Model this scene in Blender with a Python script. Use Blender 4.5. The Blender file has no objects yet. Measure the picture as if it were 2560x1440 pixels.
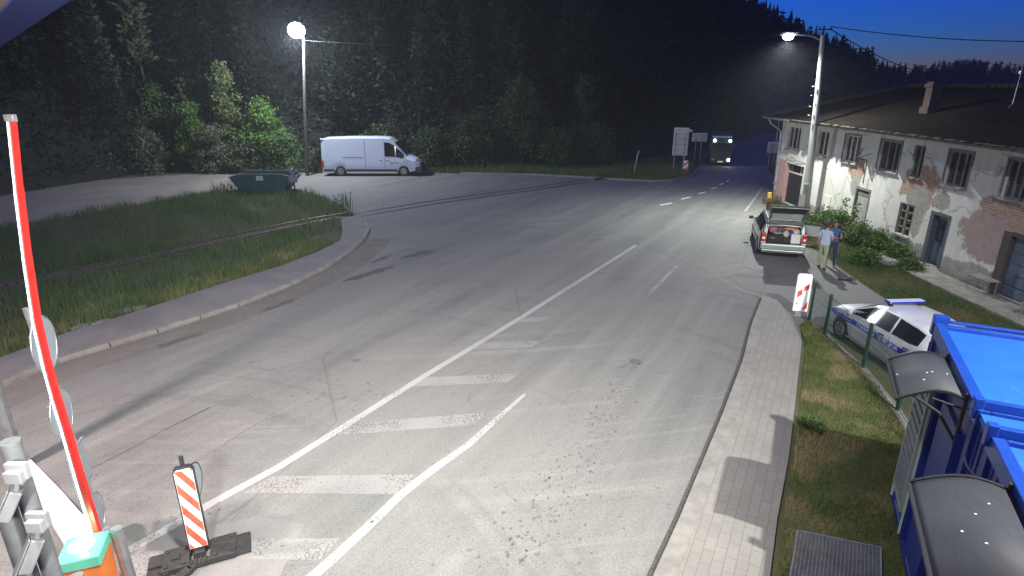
import bpy, bmesh, math, random
import numpy as np
from mathutils import Vector, Matrix
from mathutils.geometry import tessellate_polygon
R = math.radians
PI = math.pi
sc = bpy.context.scene
COL = sc.collection

# ------------------------------------------------------------------ camera
TH = R(19); FPX = 1477.0; CH = 6.4
cd = bpy.data.cameras.new('camera'); cam = bpy.data.objects.new('camera', cd); COL.objects.link(cam)
cam.location = (0, 0, CH); cam.rotation_euler = (R(90)-TH, 0, 0)
cd.sensor_width = 36; cd.lens = 36*FPX/2560; cd.clip_start = 0.05; cd.clip_end = 3000
sc.camera = cam
sc.render.engine = 'CYCLES'
sc.cycles.use_denoising = True
sc.cycles.sample_clamp_indirect = 6
sc.cycles.max_bounces = 6
sc.cycles.transparent_max_bounces = 12
sc.cycles.light_sampling_threshold = 0.005
sc.view_settings.view_transform = 'Standard'; sc.view_settings.look = 'None'
sc.view_settings.gamma = 1; sc.view_settings.exposure = 0

# ------------------------------------------------------------------ dusk sky
w = bpy.data.worlds.new('World'); sc.world = w; w.use_nodes = True
nt = w.node_tree; nt.nodes.clear()
sky = nt.nodes.new('ShaderNodeTexSky'); sky.sky_type = 'NISHITA'; sky.sun_disc = False
sky.sun_elevation = R(-1.0); sky.sun_rotation = R(0); sky.altitude = 600
sky.ozone_density = 8.0; sky.dust_density = 0.0; sky.air_density = 1.0
bg = nt.nodes.new('ShaderNodeBackground'); bg.inputs['Strength'].default_value = 1.25
wo = nt.nodes.new('ShaderNodeOutputWorld')
nt.links.new(sky.outputs[0], bg.inputs[0]); nt.links.new(bg.outputs[0], wo.inputs[0])

# ------------------------------------------------------------------ lamps (each one hangs in a fixture built further down)
def lamp(name, loc, power, col, size=0.12, kind='POINT', target=None, angle=150, blend=.6):
    ld = bpy.data.lights.new(name, kind); ld.energy = power; ld.color = col
    ld.shadow_soft_size = size
    o = bpy.data.objects.new(name, ld); COL.objects.link(o); o.location = loc
    if kind == 'SPOT':
        ld.spot_size = R(angle); ld.spot_blend = blend
        o.rotation_euler = (Vector(target)-Vector(loc)).to_track_quat('-Z', 'Y').to_euler()
    return o
LEFT_LAMP = (-15.95, 44.0, 10.05)
RIGHT_LAMP = (12.75, 29.7, 8.55)
lamp('street_lamp_light', (-14.7, 43.3, 9.3), 7000, (.84, .92, 1.0), .2)
lamp('street_lamp_light', (12.7, 29.5, 8.3), 7600, (.95, 1.0, .93), .1, 'SPOT', (12.3, 27.0, 0), 156, 1.0)
lamp('canopy_light', (-9.6, 6.2, 6.5), 3900, (1.0, .80, .78), .25, 'SPOT', (-7.5, 9.5, 0), 130, .9)
lamp('canopy_light', (-1.5, -1.2, 6.6), 16500, (1.0, .985, .93), .3, 'SPOT', (-1.0, 24, 0), 76, 1.0)
lamp('floodlight', (-.8, 3.6, 9.6), 7800, (1.0, .98, .93), .3, 'SPOT', (-3.2, 8.5, 0), 118, 1.0)
lamp('yard_light', (8.6, 2.3, 10.8), 11500, (1.0, .99, .95), .08, 'SPOT', (5.5, 10.5, 0), 112, .9)

# ------------------------------------------------------------------ pixel to ground helpers (photo pixels, 2560 wide)
def ray(px, py):
    u = (px-1280)/FPX; v = (720-py)/FPX
    return u, math.cos(TH)+v*math.sin(TH), -math.sin(TH)+v*math.cos(TH)
def G(px, py, z=0):
    x, y, k = ray(px, py); t = (z-CH)/k
    return (x*t, y*t)
def PY(px, py, Y):
    x, y, k = ray(px, py); t = Y/y
    return (x*t, Y, CH+k*t)
def PX(px, py, X):
    x, y, k = ray(px, py); t = X/x
    return (X, y*t, CH+k*t)

# ------------------------------------------------------------------ materials
def link(nt, a, b): nt.links.new(a, b)
def mat(name, col, rough=.6, metal=0, nscale=0, col2=None, bump=0, emis=None, estr=0, trans=0, alpha=1, spec=.5, stretch=(1,1,1), contrast=(.35,.65), coat=0, detail=6):
    m = bpy.data.materials.new(name); m.use_nodes = True
    n = m.node_tree; b = n.nodes['Principled BSDF']
    c4 = (*col, 1)
    b.inputs['Base Color'].default_value = c4
    b.inputs['Roughness'].default_value = rough; b.inputs['Metallic'].default_value = metal
    b.inputs['Specular IOR Level'].default_value = spec
    b.inputs['Coat Weight'].default_value = coat
    b.inputs['Transmission Weight'].default_value = trans
    b.inputs['Alpha'].default_value = alpha
    if nscale:
        tc = n.nodes.new('ShaderNodeTexCoord'); mp = n.nodes.new('ShaderNodeMapping'); mp.inputs['Scale'].default_value = stretch
        nz = n.nodes.new('ShaderNodeTexNoise'); nz.inputs['Scale'].default_value = nscale; nz.inputs['Detail'].default_value = detail; nz.inputs['Roughness'].default_value = .65
        link(n, tc.outputs['Object'], mp.inputs[0]); link(n, mp.outputs[0], nz.inputs[0])
        cr = n.nodes.new('ShaderNodeValToRGB'); cr.color_ramp.elements[0].position = contrast[0]; cr.color_ramp.elements[1].position = contrast[1]
        c2 = col2 or tuple(c*.7 for c in col)
        cr.color_ramp.elements[0].color = (*c2, 1); cr.color_ramp.elements[1].color = c4
        link(n, nz.outputs[0], cr.inputs[0]); link(n, cr.outputs[0], b.inputs['Base Color'])
        if bump:
            bp = n.nodes.new('ShaderNodeBump'); bp.inputs['Strength'].default_value = bump; bp.inputs['Distance'].default_value = .02
            link(n, nz.outputs[0], bp.inputs['Height']); link(n, bp.outputs[0], b.inputs['Normal'])
    if emis:
        b.inputs['Emission Color'].default_value = (*emis, 1); b.inputs['Emission Strength'].default_value = estr
    return m

class NG:
    """small node-graph helper"""
    def __init__(s, m):
        s.n = m.node_tree; s.b = s.n.nodes['Principled BSDF']; s.tc = s.n.nodes.new('ShaderNodeTexCoord')
    def new(s, t, **kw):
        nd = s.n.nodes.new(t)
        for k, v in kw.items(): setattr(nd, k, v)
        return nd
    def l(s, a, b): s.n.links.new(a, b)
    def mapping(s, scale=(1,1,1), rot=(0,0,0), loc=(0,0,0)):
        a = s.new('ShaderNodeMapping'); b = s.new('ShaderNodeMapping')
        a.inputs['Rotation'].default_value = rot; b.inputs['Scale'].default_value = scale; b.inputs['Location'].default_value = loc
        s.l(s.tc.outputs['Object'], a.inputs[0]); s.l(a.outputs[0], b.inputs[0]); return b.outputs[0]
    def noise(s, vec, scale, detail=5, rough=.6, dist=0):
        z = s.new('ShaderNodeTexNoise'); z.inputs['Scale'].default_value = scale; z.inputs['Detail'].default_value = detail
        z.inputs['Roughness'].default_value = rough; z.inputs['Distortion'].default_value = dist
        s.l(vec, z.inputs[0]); return z.outputs[0]
    def ramp(s, f, p0, p1, c0=(0,0,0), c1=(1,1,1)):
        r = s.new('ShaderNodeValToRGB'); e = r.color_ramp.elements
        e[0].position = p0; e[1].position = p1; e[0].color = (*c0, 1); e[1].color = (*c1, 1)
        s.l(f, r.inputs[0]); return r.outputs[0]
    def mix(s, f, a, b, mode='MIX'):
        x = s.new('ShaderNodeMix', data_type='RGBA', blend_type=mode)
        for sock, v in ((x.inputs[0], f), (x.inputs[6], a), (x.inputs[7], b)):
            if isinstance(v, (int, float)): sock.default_value = v
            elif isinstance(v, tuple): sock.default_value = (*v, 1)
            else: s.l(v, sock)
        return x.outputs[2]
    def math(s, op, a, b=0.0, c=None):
        x = s.new('ShaderNodeMath', operation=op)
        for i, v in enumerate((a, b, c)):
            if v is None: continue
            if isinstance(v, (int, float)): x.inputs[i].default_value = v
            else: s.l(v, x.inputs[i])
        return x.outputs[0]
    def bump(s, h, st=.3, d=.01):
        x = s.new('ShaderNodeBump'); x.inputs['Strength'].default_value = st; x.inputs['Distance'].default_value = d
        s.l(h, x.inputs['Height']); s.l(x.outputs[0], s.b.inputs['Normal'])
    def color(s, c): s.l(c, s.b.inputs['Base Color'])

def asphalt_mat():
    m = mat('asphalt', (.15,.148,.142), .85); g = NG(m)
    rot = (0, 0, R(30))
    v0 = g.mapping(); vs = g.mapping((1, .05, 1), rot)
    big = g.noise(v0, .16, 4, .55, .6)
    streak = g.noise(vs, 1.15, 6, .65)
    fine = g.noise(v0, 38, 3, .8)
    c = g.ramp(streak, .33, .68, (.098,.10,.096), (.185,.183,.168))
    c = g.mix(g.ramp(big, .38, .66), c, (.160,.158,.143))
    # tyre sweeps curving out of the lorry park
    sx = g.new('ShaderNodeSeparateXYZ'); g.l(g.tc.outputs['Object'], sx.inputs[0])
    dx = g.math('SUBTRACT', sx.outputs[0], -6.0); dy = g.math('SUBTRACT', sx.outputs[1], 52.0)
    rr = g.math('SQRT', g.math('ADD', g.math('MULTIPLY', dx, dx), g.math('MULTIPLY', dy, dy)))
    cb = g.new('ShaderNodeCombineXYZ'); g.l(rr, cb.inputs[0]); g.l(g.math('MULTIPLY', big, 1.2), cb.inputs[1])
    ring = g.noise(cb.outputs[0], 1.9, 4, .7)
    msk = g.math('MULTIPLY', g.ramp(ring, .52, .64), g.ramp(g.noise(v0, .11, 2, .5), .42, .58))
    c = g.mix(g.math('MULTIPLY', msk, .38), c, (.255,.245,.225))
    ring2 = g.noise(cb.outputs[0], 3.3, 4, .7)
    c = g.mix(g.math('MULTIPLY', g.ramp(ring2, .60, .68), .30), c, (.075,.075,.078))
    # sweeping rubber marks near the island
    dx2 = g.math('SUBTRACT', sx.outputs[0], -9.0); dy2 = g.math('SUBTRACT', sx.outputs[1], 2.0)
    r2 = g.math('SQRT', g.math('ADD', g.math('MULTIPLY', dx2, dx2), g.math('MULTIPLY', dy2, dy2)))
    cb2 = g.new('ShaderNodeCombineXYZ'); g.l(r2, cb2.inputs[0]); g.l(g.math('MULTIPLY', big, 2.0), cb2.inputs[1])
    rg = g.noise(cb2.outputs[0], 1.3, 3, .6)
    c = g.mix(g.math('MULTIPLY', g.math('MULTIPLY', g.ramp(rg, .55, .63), g.ramp(g.noise(v0, .23, 2, .5), .45, .6)), .34), c, (.085,.083,.082))
    # grain
    c = g.mix(.75, c, g.ramp(fine, .3, .7, (.42,.42,.42), (1.05,1.05,1.05)), 'MULTIPLY')
    g_ = g.new('ShaderNodeHueSaturation'); g_.inputs['Value'].default_value = 1.32; g.l(c, g_.inputs['Color'])
    # small dark spots
    vo = g.new('ShaderNodeTexVoronoi'); vo.inputs['Scale'].default_value = 1.4; g.l(v0, vo.inputs[0])
    sp = g.math('MULTIPLY', g.ramp(vo.outputs['Distance'], .03, .06, (1,1,1), (0,0,0)), .45)
    c2 = g.mix(sp, g_.outputs[0], (.06,.055,.05))
    # thin long cracks
    ck = g.new('ShaderNodeTexVoronoi', feature='DISTANCE_TO_EDGE'); ck.inputs['Scale'].default_value = .16
    g.l(g.mapping((1,.45,1), rot), ck.inputs[0])
    c3 = g.mix(g.math('MULTIPLY', g.ramp(ck.outputs['Distance'], .0012, .0035, (1,1,1), (0,0,0)), .35), c2, (.05,.05,.05))
    g.color(c3); g.bump(fine, .5, .006)
    return m

def plain_noise_mat(name, c0, c1, c2, s1, s2, rough=.9, bump=.4, bd=.02, f=.5):
    m = mat(name, c0, rough); g = NG(m); v = g.mapping()
    a = g.ramp(g.noise(v, s1, 5, .6, .3), .38, .62, c0, c1)
    n2 = g.noise(v, s2, 4, .75)
    a = g.mix(g.math('MULTIPLY', g.ramp(n2, .45, .7), f), a, c2)
    g.color(a); g.bump(n2, bump, bd); return m

def paver_mat():
    m = mat('paver_blocks', (.3,.29,.27), .85); g = NG(m)
    v = g.mapping((1,1,1), (0,0,R(-62)))
    b = g.new('ShaderNodeTexBrick'); b.offset = .5
    b.inputs['Scale'].default_value = 1.0; b.inputs['Brick Width'].default_value = .30; b.inputs['Row Height'].default_value = .155
    b.inputs['Mortar Size'].default_value = .0055; b.inputs['Mortar Smooth'].default_value = .3
    b.inputs['Color1'].default_value = (.255,.243,.218,1); b.inputs['Color2'].default_value = (.228,.218,.198,1); b.inputs['Mortar'].default_value = (.15,.143,.13,1)
    g.l(v, b.inputs[0])
    n1 = g.noise(g.mapping(), .9, 4, .6); n2 = g.noise(g.mapping(), 30, 3, .8)
    c = g.mix(.5, b.outputs[0], g.ramp(n1, .3, .7, (.68,.67,.65), (1.05,1.04,1.0)), 'MULTIPLY')
    c = g.mix(.3, c, g.ramp(n2, .3, .7, (.6,.6,.6), (1,1,1)), 'MULTIPLY')
    g.color(c); g.bump(b.outputs['Fac'], -.4, .006); return m

def paint_mat(name, wear=.45, patchy=.5, pc=(.33,.328,.31)):
    m = mat(name, (.55,.54,.52), .7); g = NG(m); v = g.mapping()
    n1 = g.noise(v, 22, 5, .8); n2 = g.noise(v, .8, 3, .6)
    f = g.math('ADD', n1, g.math('MULTIPLY', g.math('SUBTRACT', n2, .5), patchy))
    f = g.ramp(f, wear-.06, wear+.1)
    g.color(g.mix(f, (.20,.195,.18), pc))
    al = g.math('MAXIMUM', g.ramp(g.math('ADD', n1, g.math('MULTIPLY', g.math('SUBTRACT', n2, .5), patchy*1.3)), wear-.16, wear), 0.0)
    g.l(al, g.b.inputs['Alpha'])
    return m

def plaster_mat(patches, streaks):
    """old white plaster; patches = (y, z, ry, rz, kind) where it fell off, kind 0 brick 1 grey render 2 pinkish layer"""
    m = mat('old_plaster', (.6,.59,.55), .95); g = NG(m); v = g.mapping()
    sx = g.new('ShaderNodeSeparateXYZ'); g.l(g.tc.outputs['Object'], sx.inputs[0])
    n1 = g.noise(v, .7, 5, .6); n2 = g.noise(v, 5.0, 5, .7)
    vs = g.mapping((2.2,2.2,.28)); st = g.noise(vs, 1.6, 5, .65)
    c = g.ramp(n1, .3, .7, (.50,.485,.43), (.62,.615,.58))
    c = g.mix(g.math('MULTIPLY', g.ramp(st, .50, .72), .45), c, (.33,.30,.24))
    c = g.mix(g.math('MULTIPLY', g.ramp(n2, .62, .75), .4), c, (.36,.33,.28))
    # hairline cracks
    ck = g.new('ShaderNodeTexVoronoi', feature='DISTANCE_TO_EDGE'); ck.inputs['Scale'].default_value = .33
    dn = g.new('ShaderNodeVectorMath', operation='ADD'); g.l(v, dn.inputs[0])
    nv = g.new('ShaderNodeTexNoise'); nv.inputs['Scale'].default_value = 1.5; g.l(v, nv.inputs[0]); g.l(nv.outputs['Color'], dn.inputs[1]); g.l(dn.outputs[0], ck.inputs[0])
    c = g.mix(g.math('MULTIPLY', g.ramp(ck.outputs['Distance'], .004, .012, (1,1,1), (0,0,0)), .55), c, (.16,.145,.12))
    # damp grey render along the plinth, ragged upper edge
    hz = g.math('ADD', sx.outputs[2], g.math('MULTIPLY', g.math('SUBTRACT', n1, .5), 1.5))
    hz = g.math('ADD', hz, g.math('MULTIPLY', g.math('SUBTRACT', n2, .5), .5))
    pl = g.ramp(hz, .62, .68, (1,1,1), (0,0,0))
    c = g.mix(g.math('MULTIPLY', pl, .85), c, g.ramp(n2, .35, .65, (.17,.165,.14), (.29,.275,.24)))
    # brick
    br = g.new('ShaderNodeTexBrick'); br.inputs['Scale'].default_value = 1; br.inputs['Brick Width'].default_value = .26; br.inputs['Row Height'].default_value = .085
    br.inputs['Mortar Size'].default_value = .012; br.inputs['Color1'].default_value = (.25,.105,.065,1); br.inputs['Color2'].default_value = (.33,.18,.12,1); br.inputs['Mortar'].default_value = (.33,.29,.24,1)
    cb = g.new('ShaderNodeCombineXYZ'); g.l(sx.outputs[1], cb.inputs[0]); g.l(sx.outputs[2], cb.inputs[1]); g.l(cb.outputs[0], br.inputs[0])
    brick = g.mix(g.ramp(g.noise(v, 6, 4, .7), .48, .62), br.outputs[0], (.33,.27,.21))
    for (py, pz, ry, rz, kind) in patches:
        a = g.math('DIVIDE', g.math('SUBTRACT', sx.outputs[1], py), ry); b_ = g.math('DIVIDE', g.math('SUBTRACT', sx.outputs[2], pz), rz)
        d = g.math('SQRT', g.math('ADD', g.math('MULTIPLY', a, a), g.math('MULTIPLY', b_, b_)))
        d = g.math('ADD', d, g.math('MULTIPLY', g.math('SUBTRACT', g.noise(v, 2.3, 5, .65), .5), 1.5))
        f = g.ramp(d, .95, .99, (1,1,1), (0,0,0))
        edge = g.ramp(g.math('ABSOLUTE', g.math('SUBTRACT', d, 1.0)), .0, .07, (1,1,1), (0,0,0))
        colr = brick if kind == 0 else (g.ramp(n2, .35, .65, (.22,.21,.185), (.34,.32,.28)) if kind == 1 else g.ramp(n2, .3, .7, (.26,.19,.17), (.36,.28,.26)))
        c = g.mix(f, c, colr); c = g.mix(g.math('MULTIPLY', edge, .45), c, (.15,.13,.11))
    g.color(c); g.bump(g.noise(v, 9, 5, .7), .5, .02); return m

def leaf_mat(name, c0, c1, scale=3.0, tr=.25, c2=None):
    m = mat(name, c0, .65, spec=.25); g = NG(m)
    n = g.noise(g.mapping(), scale, 3, .6)
    c = g.ramp(n, .36, .64, c0, c1)
    if c2: c = g.mix(g.ramp(g.noise(g.mapping(loc=(7,3,1)), scale*.35, 2, .5), .5, .6), c, c2)
    g.color(c)
    tl = g.new('ShaderNodeBsdfTranslucent'); g.l(c, tl.inputs[0])
    mx = g.new('ShaderNodeMixShader'); mx.inputs[0].default_value = tr
    out = g.n.nodes['Material Output']
    g.l(g.b.outputs[0], mx.inputs[1]); g.l(tl.outputs[0], mx.inputs[2]); g.l(mx.outputs[0], out.inputs[0])
    return m

M = {}
M['asphalt'] = asphalt_mat()
M['gravel'] = plain_noise_mat('gravel_dust', (.19,.165,.14), (.25,.22,.185), (.12,.105,.09), .5, 14, .95, .5, .02)
M['soil'] = plain_noise_mat('grassy_soil', (.045,.06,.022), (.085,.085,.035), (.12,.10,.055), .45, 9, 1, .6, .03)
M['lawn'] = plain_noise_mat('lawn_soil', (.055,.085,.026), (.10,.105,.04), (.16,.135,.07), .7, 12, 1, .6, .02)
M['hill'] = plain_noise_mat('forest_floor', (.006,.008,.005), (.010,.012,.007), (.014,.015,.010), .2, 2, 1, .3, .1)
M['pavement'] = plain_noise_mat('pavement_tarmac', (.17,.165,.158), (.22,.215,.20), (.13,.12,.11), .8, 25, .9, .4, .006)
M['kerb'] = mat('kerb_concrete', (.25,.24,.215), .85, nscale=3, col2=(.17,.16,.14), bump=.3)
M['paver'] = paver_mat()
M['paint'] = paint_mat('road_paint', .40, .35)
M['paint_old'] = paint_mat('worn_road_paint', .46, .45, (.235,.232,.218))
M['gutter'] = mat('gutter_dirt', (.035,.033,.03), .95, nscale=20, col2=(.09,.085,.075), bump=.5)
M['oil'] = mat('oil_spots', (.085,.08,.075), .8, nscale=3, col2=(.13,.125,.115))
M['mud'] = mat('dry_mud', (.115,.10,.08), .95, nscale=12, col2=(.07,.06,.05))
M['concrete'] = mat('bare_concrete', (.30,.29,.26), .9, nscale=2.5, col2=(.17,.165,.145), bump=.5)
M['slab'] = mat('white_painted_concrete', (.80,.79,.78), .7, nscale=4, col2=(.68,.67,.66))
M['rail'] = mat('rusty_rail', (.13,.115,.105), .45, .5, nscale=12, col2=(.07,.05,.04))
M['bark'] = mat('bark', (.12,.10,.085), .95, nscale=7, col2=(.05,.04,.035), bump=.8, stretch=(1,1,.3))
M['galv'] = mat('galvanised_steel', (.42,.43,.44), .42, .65, nscale=6, col2=(.30,.31,.32))
M['pole'] = mat('concrete_pole', (.19,.19,.185), .7, nscale=5, col2=(.28,.28,.27), stretch=(1,1,.2))
M['black'] = mat('black_rubber', (.018,.018,.018), .75, nscale=12, col2=(.035,.033,.03))
M['darkmetal'] = mat('dark_metal', (.05,.05,.052), .45, .5)
M['grey'] = mat('grey_plastic', (.25,.255,.26), .5, nscale=5, col2=(.20,.205,.21))
M['mast'] = mat('dull_grey_mast', (.17,.175,.18), .6, .1, nscale=8, col2=(.13,.135,.14))
M['signback'] = mat('sign_back_aluminium', (.42,.45,.48), .5, .3, nscale=3, col2=(.34,.37,.40))
M['white'] = mat('white_paint', (.75,.76,.77), .35, nscale=2, col2=(.66,.67,.68), coat=.3)
M['vanwhite'] = mat('van_white_paint', (.56,.63,.74), .35, nscale=1.2, col2=(.55,.61,.70), coat=.4)
M['policewhite'] = mat('police_silver_white', (.62,.64,.66), .32, .1, nscale=1.5, col2=(.54,.56,.58), coat=.5)
M['glass'] = mat('dark_vehicle_glass', (.012,.016,.018), .08, 0, spec=.8)
M['wglass'] = mat('window_glass', (.020,.024,.028), .12, 0, spec=.7, nscale=1.5, col2=(.045,.045,.045))
M['red'] = mat('signal_red', (.62,.02,.015), .45)
M['retrored'] = mat('reflective_red', (.85,.12,.06), .5, nscale=8, col2=(.70,.07,.04))
M['retrowhite'] = mat('reflective_white', (.88,.88,.88), .45)
M['orange'] = mat('orange_cabinet', (.85,.22,.03), .5, nscale=5, col2=(.70,.17,.03))
M['boomwhite'] = mat('boom_light_strip', (.9,.9,.88), .4, emis=(1,.93,.9), estr=1.2)
M['greenglow'] = mat('green_status_lamp', (.3,.9,.65), .4, emis=(.25,1,.6), estr=3.2)
M['greenlid'] = mat('translucent_green_lid', (.12,.40,.28), .3, emis=(.15,.85,.5), estr=.22)
M['skip'] = mat('dark_green_steel', (.025,.12,.105), .6, .0, nscale=1.2, col2=(.03,.085,.085), stretch=(3,3,.5))
M['blue'] = mat('blue_shaded_wall_paint', (.012,.030,.22), .42, .0, nscale=2.2, col2=(.014,.025,.16), coat=.0, contrast=(.3,.7))  # darker than the roof: the shade on the cabin fronts is in this colour
M['blueroof'] = mat('blue_roof_sheet', (.014,.12,.56), .5, 0, nscale=.8, col2=(.018,.105,.50), contrast=(.3,.7))
M['bluetrim'] = mat('blue_frame_paint', (.010,.05,.28), .35, coat=.2, nscale=4, col2=(.012,.06,.34))
def _dirty_roof():
    g = NG(M['blueroof']); v = g.mapping()
    c = g.ramp(g.noise(v, 1.3, 5, .65), .3, .7, (.012,.10,.50), (.018,.135,.60))
    c = g.mix(g.math('MULTIPLY', g.ramp(g.noise(g.mapping((1,.35,1)), 3.2, 7, .8, .8), .60, .72), .35), c, (.16,.24,.45))
    c = g.mix(g.math('MULTIPLY', g.ramp(g.noise(v, 7, 6, .8), .60, .68), .35), c, (.03,.06,.16))
    g.color(c)
_dirty_roof()
M['awning'] = mat('smoked_polycarbonate', (.062,.066,.072), .6, nscale=90, col2=(.045,.048,.055), stretch=(1,.02,1), spec=.25)
M['greenpost'] = mat('green_fence_coating', (.015,.055,.038), .45)
M['tile'] = mat('old_roof_tiles', (.07,.04,.03), .9, nscale=4, col2=(.03,.024,.02), bump=.9, stretch=(1.2,3,1))
M['tiledark'] = None
M['wood'] = mat('weathered_wood', (.21,.19,.165), .85, nscale=9, col2=(.12,.105,.09), stretch=(1,1,.15))
M['board'] = mat('grey_board', (.36,.36,.34), .85, nscale=5, col2=(.24,.23,.21))
M['bluedoor'] = mat('faded_blue_door', (.12,.17,.22), .75, nscale=6, col2=(.075,.11,.15), stretch=(1,1,.3))
M['brown'] = mat('old_brown_boards', (.15,.115,.08), .9, nscale=6, col2=(.05,.042,.035), stretch=(1,3,1))
M['brickred'] = mat('chimney_brick', (.09,.05,.045), .95, nscale=8, col2=(.05,.035,.035), bump=.5)
M['pink'] = mat('pink_painted_reveal', (.50,.30,.28), .9, nscale=3, col2=(.42,.24,.22))
M['dgrey'] = mat('bumper_grey', (.035,.036,.04), .6)
M['rim'] = mat('steel_rim', (.30,.31,.32), .4, .6)
M['headlamp'] = mat('lit_headlamp', (1,1,1), .3, emis=(.85,.88,1), estr=28)
M['lampdead'] = mat('clear_headlamp', (.45,.45,.42), .2)
M['lamphead'] = mat('lit_street_lamp_glass', (1,1,1), .3, emis=(.93,.97,1), estr=60)
M['tail'] = mat('red_tail_lamp', (.55,.02,.02), .2, coat=.5)
M['plate'] = mat('yellow_number_plate', (.7,.62,.15), .5, emis=(.8,.75,.3), estr=.4)
M['wagon'] = mat('greyish_green_car_paint', (.19,.21,.19), .30, .35, nscale=1.5, col2=(.15,.17,.155), coat=.6)
M['interior'] = mat('dark_car_interior', (.03,.03,.032), .9)
M['skin'] = mat('skin', (.42,.23,.17), .6)
M['hair'] = mat('brown_hair', (.07,.035,.022), .8)
M['truckgreen'] = mat('truck_green_paint', (.008,.045,.032), .5, nscale=2, col2=(.006,.03,.026))
M['yellow'] = mat('yellow_box', (.65,.42,.03), .6, nscale=9, col2=(.5,.36,.10))
M['bluepaint'] = mat('police_blue_stripe', (.012,.035,.42), .4)
M['canopyblue'] = mat('canopy_blue_trim', (.035,.045,.19), .7, spec=.1)
M['canopytan'] = mat('canopy_soffit', (.30,.22,.17), .7, nscale=3, col2=(.24,.18,.15))

# ------------------------------------------------------------------ mesh builder
class MB:
    def __init__(s): s.v = []; s.f = []; s.mi = []
    def add(s, vs, fs, mi=0):
        o = len(s.v); s.v += [tuple(p) for p in vs]; s.f += [tuple(i+o for i in f) for f in fs]; s.mi += [mi]*len(fs); return s
    def box(s, x0, x1, y0, y1, z0, z1, mi=0):
        vs = [(x,y,z) for z in (z0,z1) for y in (y0,y1) for x in (x0,x1)]
        return s.add(vs, [(0,2,3,1),(4,5,7,6),(0,1,5,4),(2,6,7,3),(0,4,6,2),(1,3,7,5)], mi)
    def obox(s, c, size, rot=None, mi=0):
        h = Vector(size)/2; Mx = rot.to_3x3() if rot else Matrix.Identity(3)
        vs = [Vector(c)+Mx@Vector((x*h.x,y*h.y,z*h.z)) for z in (-1,1) for y in (-1,1) for x in (-1,1)]
        return s.add(vs, [(0,2,3,1),(4,5,7,6),(0,1,5,4),(2,6,7,3),(0,4,6,2),(1,3,7,5)], mi)
    def beam(s, p0, p1, wd, ht, up=(0,0,1), mi=0):
        p0 = Vector(p0); p1 = Vector(p1); d = (p1-p0); L = d.length; d.normalize()
        u = Vector(up); sx = d.cross(u); sx = sx.normalized() if sx.length > 1e-6 else Vector((1,0,0)); uu = sx.cross(d)
        vs = []
        for p in (p0, p1):
            for a, b in ((-1,-1),(1,-1),(1,1),(-1,1)): vs.append(p+sx*a*wd/2+uu*b*ht/2)
        return s.add(vs, [(0,1,2,3),(7,6,5,4),(0,4,5,1),(1,5,6,2),(2,6,7,3),(3,7,4,0)], mi)
    def tube(s, pts, rad, n=10, caps=True, mi=0):
        pts = [Vector(p) for p in pts]; rad = rad if isinstance(rad, (list, tuple)) else [rad]*len(pts)
        o = len(s.v); ref = None
        for i, p in enumerate(pts):
            d = (pts[min(i+1, len(pts)-1)]-pts[max(i-1, 0)]).normalized()
            if ref is None: ref = Vector((0,0,1)) if abs(d.z) < .9 else Vector((1,0,0))
            a = d.cross(ref).normalized(); b = d.cross(a).normalized(); ref = -b if False else ref
            for k in range(n):
                t = 2*PI*k/n; s.v.append(tuple(p+(a*math.cos(t)+b*math.sin(t))*rad[i]))
        for i in range(len(pts)-1):
            for k in range(n):
                k2 = (k+1) % n
                s.f.append((o+i*n+k, o+i*n+k2, o+(i+1)*n+k2, o+(i+1)*n+k)); s.mi.append(mi)
        if caps:
            s.f.append(tuple(o+k for k in range(n))[::-1]); s.mi.append(mi)
            e = o+(len(pts)-1)*n; s.f.append(tuple(e+k for k in range(n))); s.mi.append(mi)
        return s
    def prism(s, poly, z0, z1, mi=0, top=True, fr=None):
        """poly of 2D points extruded in z; fr maps local (x,y,z) to world"""
        P = [Vector((x, y, 0)) for x, y in poly]
        area = sum(P[i].x*P[(i+1)%len(P)].y-P[(i+1)%len(P)].x*P[i].y for i in range(len(P)))
        if area < 0: P.reverse()
        n = len(P); f = fr or (lambda q: q)
        vs = [f(Vector((p.x,p.y,z0))) for p in P]+[f(Vector((p.x,p.y,z1))) for p in P]
        tri = tessellate_polygon([P]); fs = []
        for t in tri:
            a, b, c = t
            if (P[b]-P[a]).cross(P[c]-P[a]).z < 0: a, b, c = a, c, b
            fs.append((a+n, b+n, c+n)); fs.append((c, b, a))
        fs += [(i, (i+1)%n, (i+1)%n+n, i+n) for i in range(n)]
        return s.add(vs, fs, mi)
    def sheet(s, poly, z, mi=0):
        P = [Vector((x, y, 0)) for x, y in poly]; fs = []
        for a, b, c in tessellate_polygon([P]):
            if (P[b]-P[a]).cross(P[c]-P[a]).z < 0: a, b, c = a, c, b
            fs.append((a, b, c))
        return s.add([(p.x,p.y,z) for p in P], fs, mi)
    def ribbon(s, pts, wd, z, mi=0):
        P = [Vector((p[0],p[1],0)) for p in pts]; vs = []
        W = wd if isinstance(wd, (list, tuple)) else [wd]*len(P)
        for i, p in enumerate(P):
            d = (P[min(i+1,len(P)-1)]-P[max(i-1,0)]).normalized(); nn = Vector((-d.y, d.x, 0))*W[i]/2
            vs += [(p.x+nn.x,p.y+nn.y,z),(p.x-nn.x,p.y-nn.y,z)]
        return s.add(vs, [(2*i+1,2*i+3,2*i+2,2*i) for i in range(len(P)-1)], mi)
    def disc(s, c, nrm, r, th=.004, n=24, mi=0):
        c = Vector(c); nr = Vector(nrm).normalized()
        return s.tube([c-nr*th/2, c+nr*th/2], r, n, True, mi)
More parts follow.
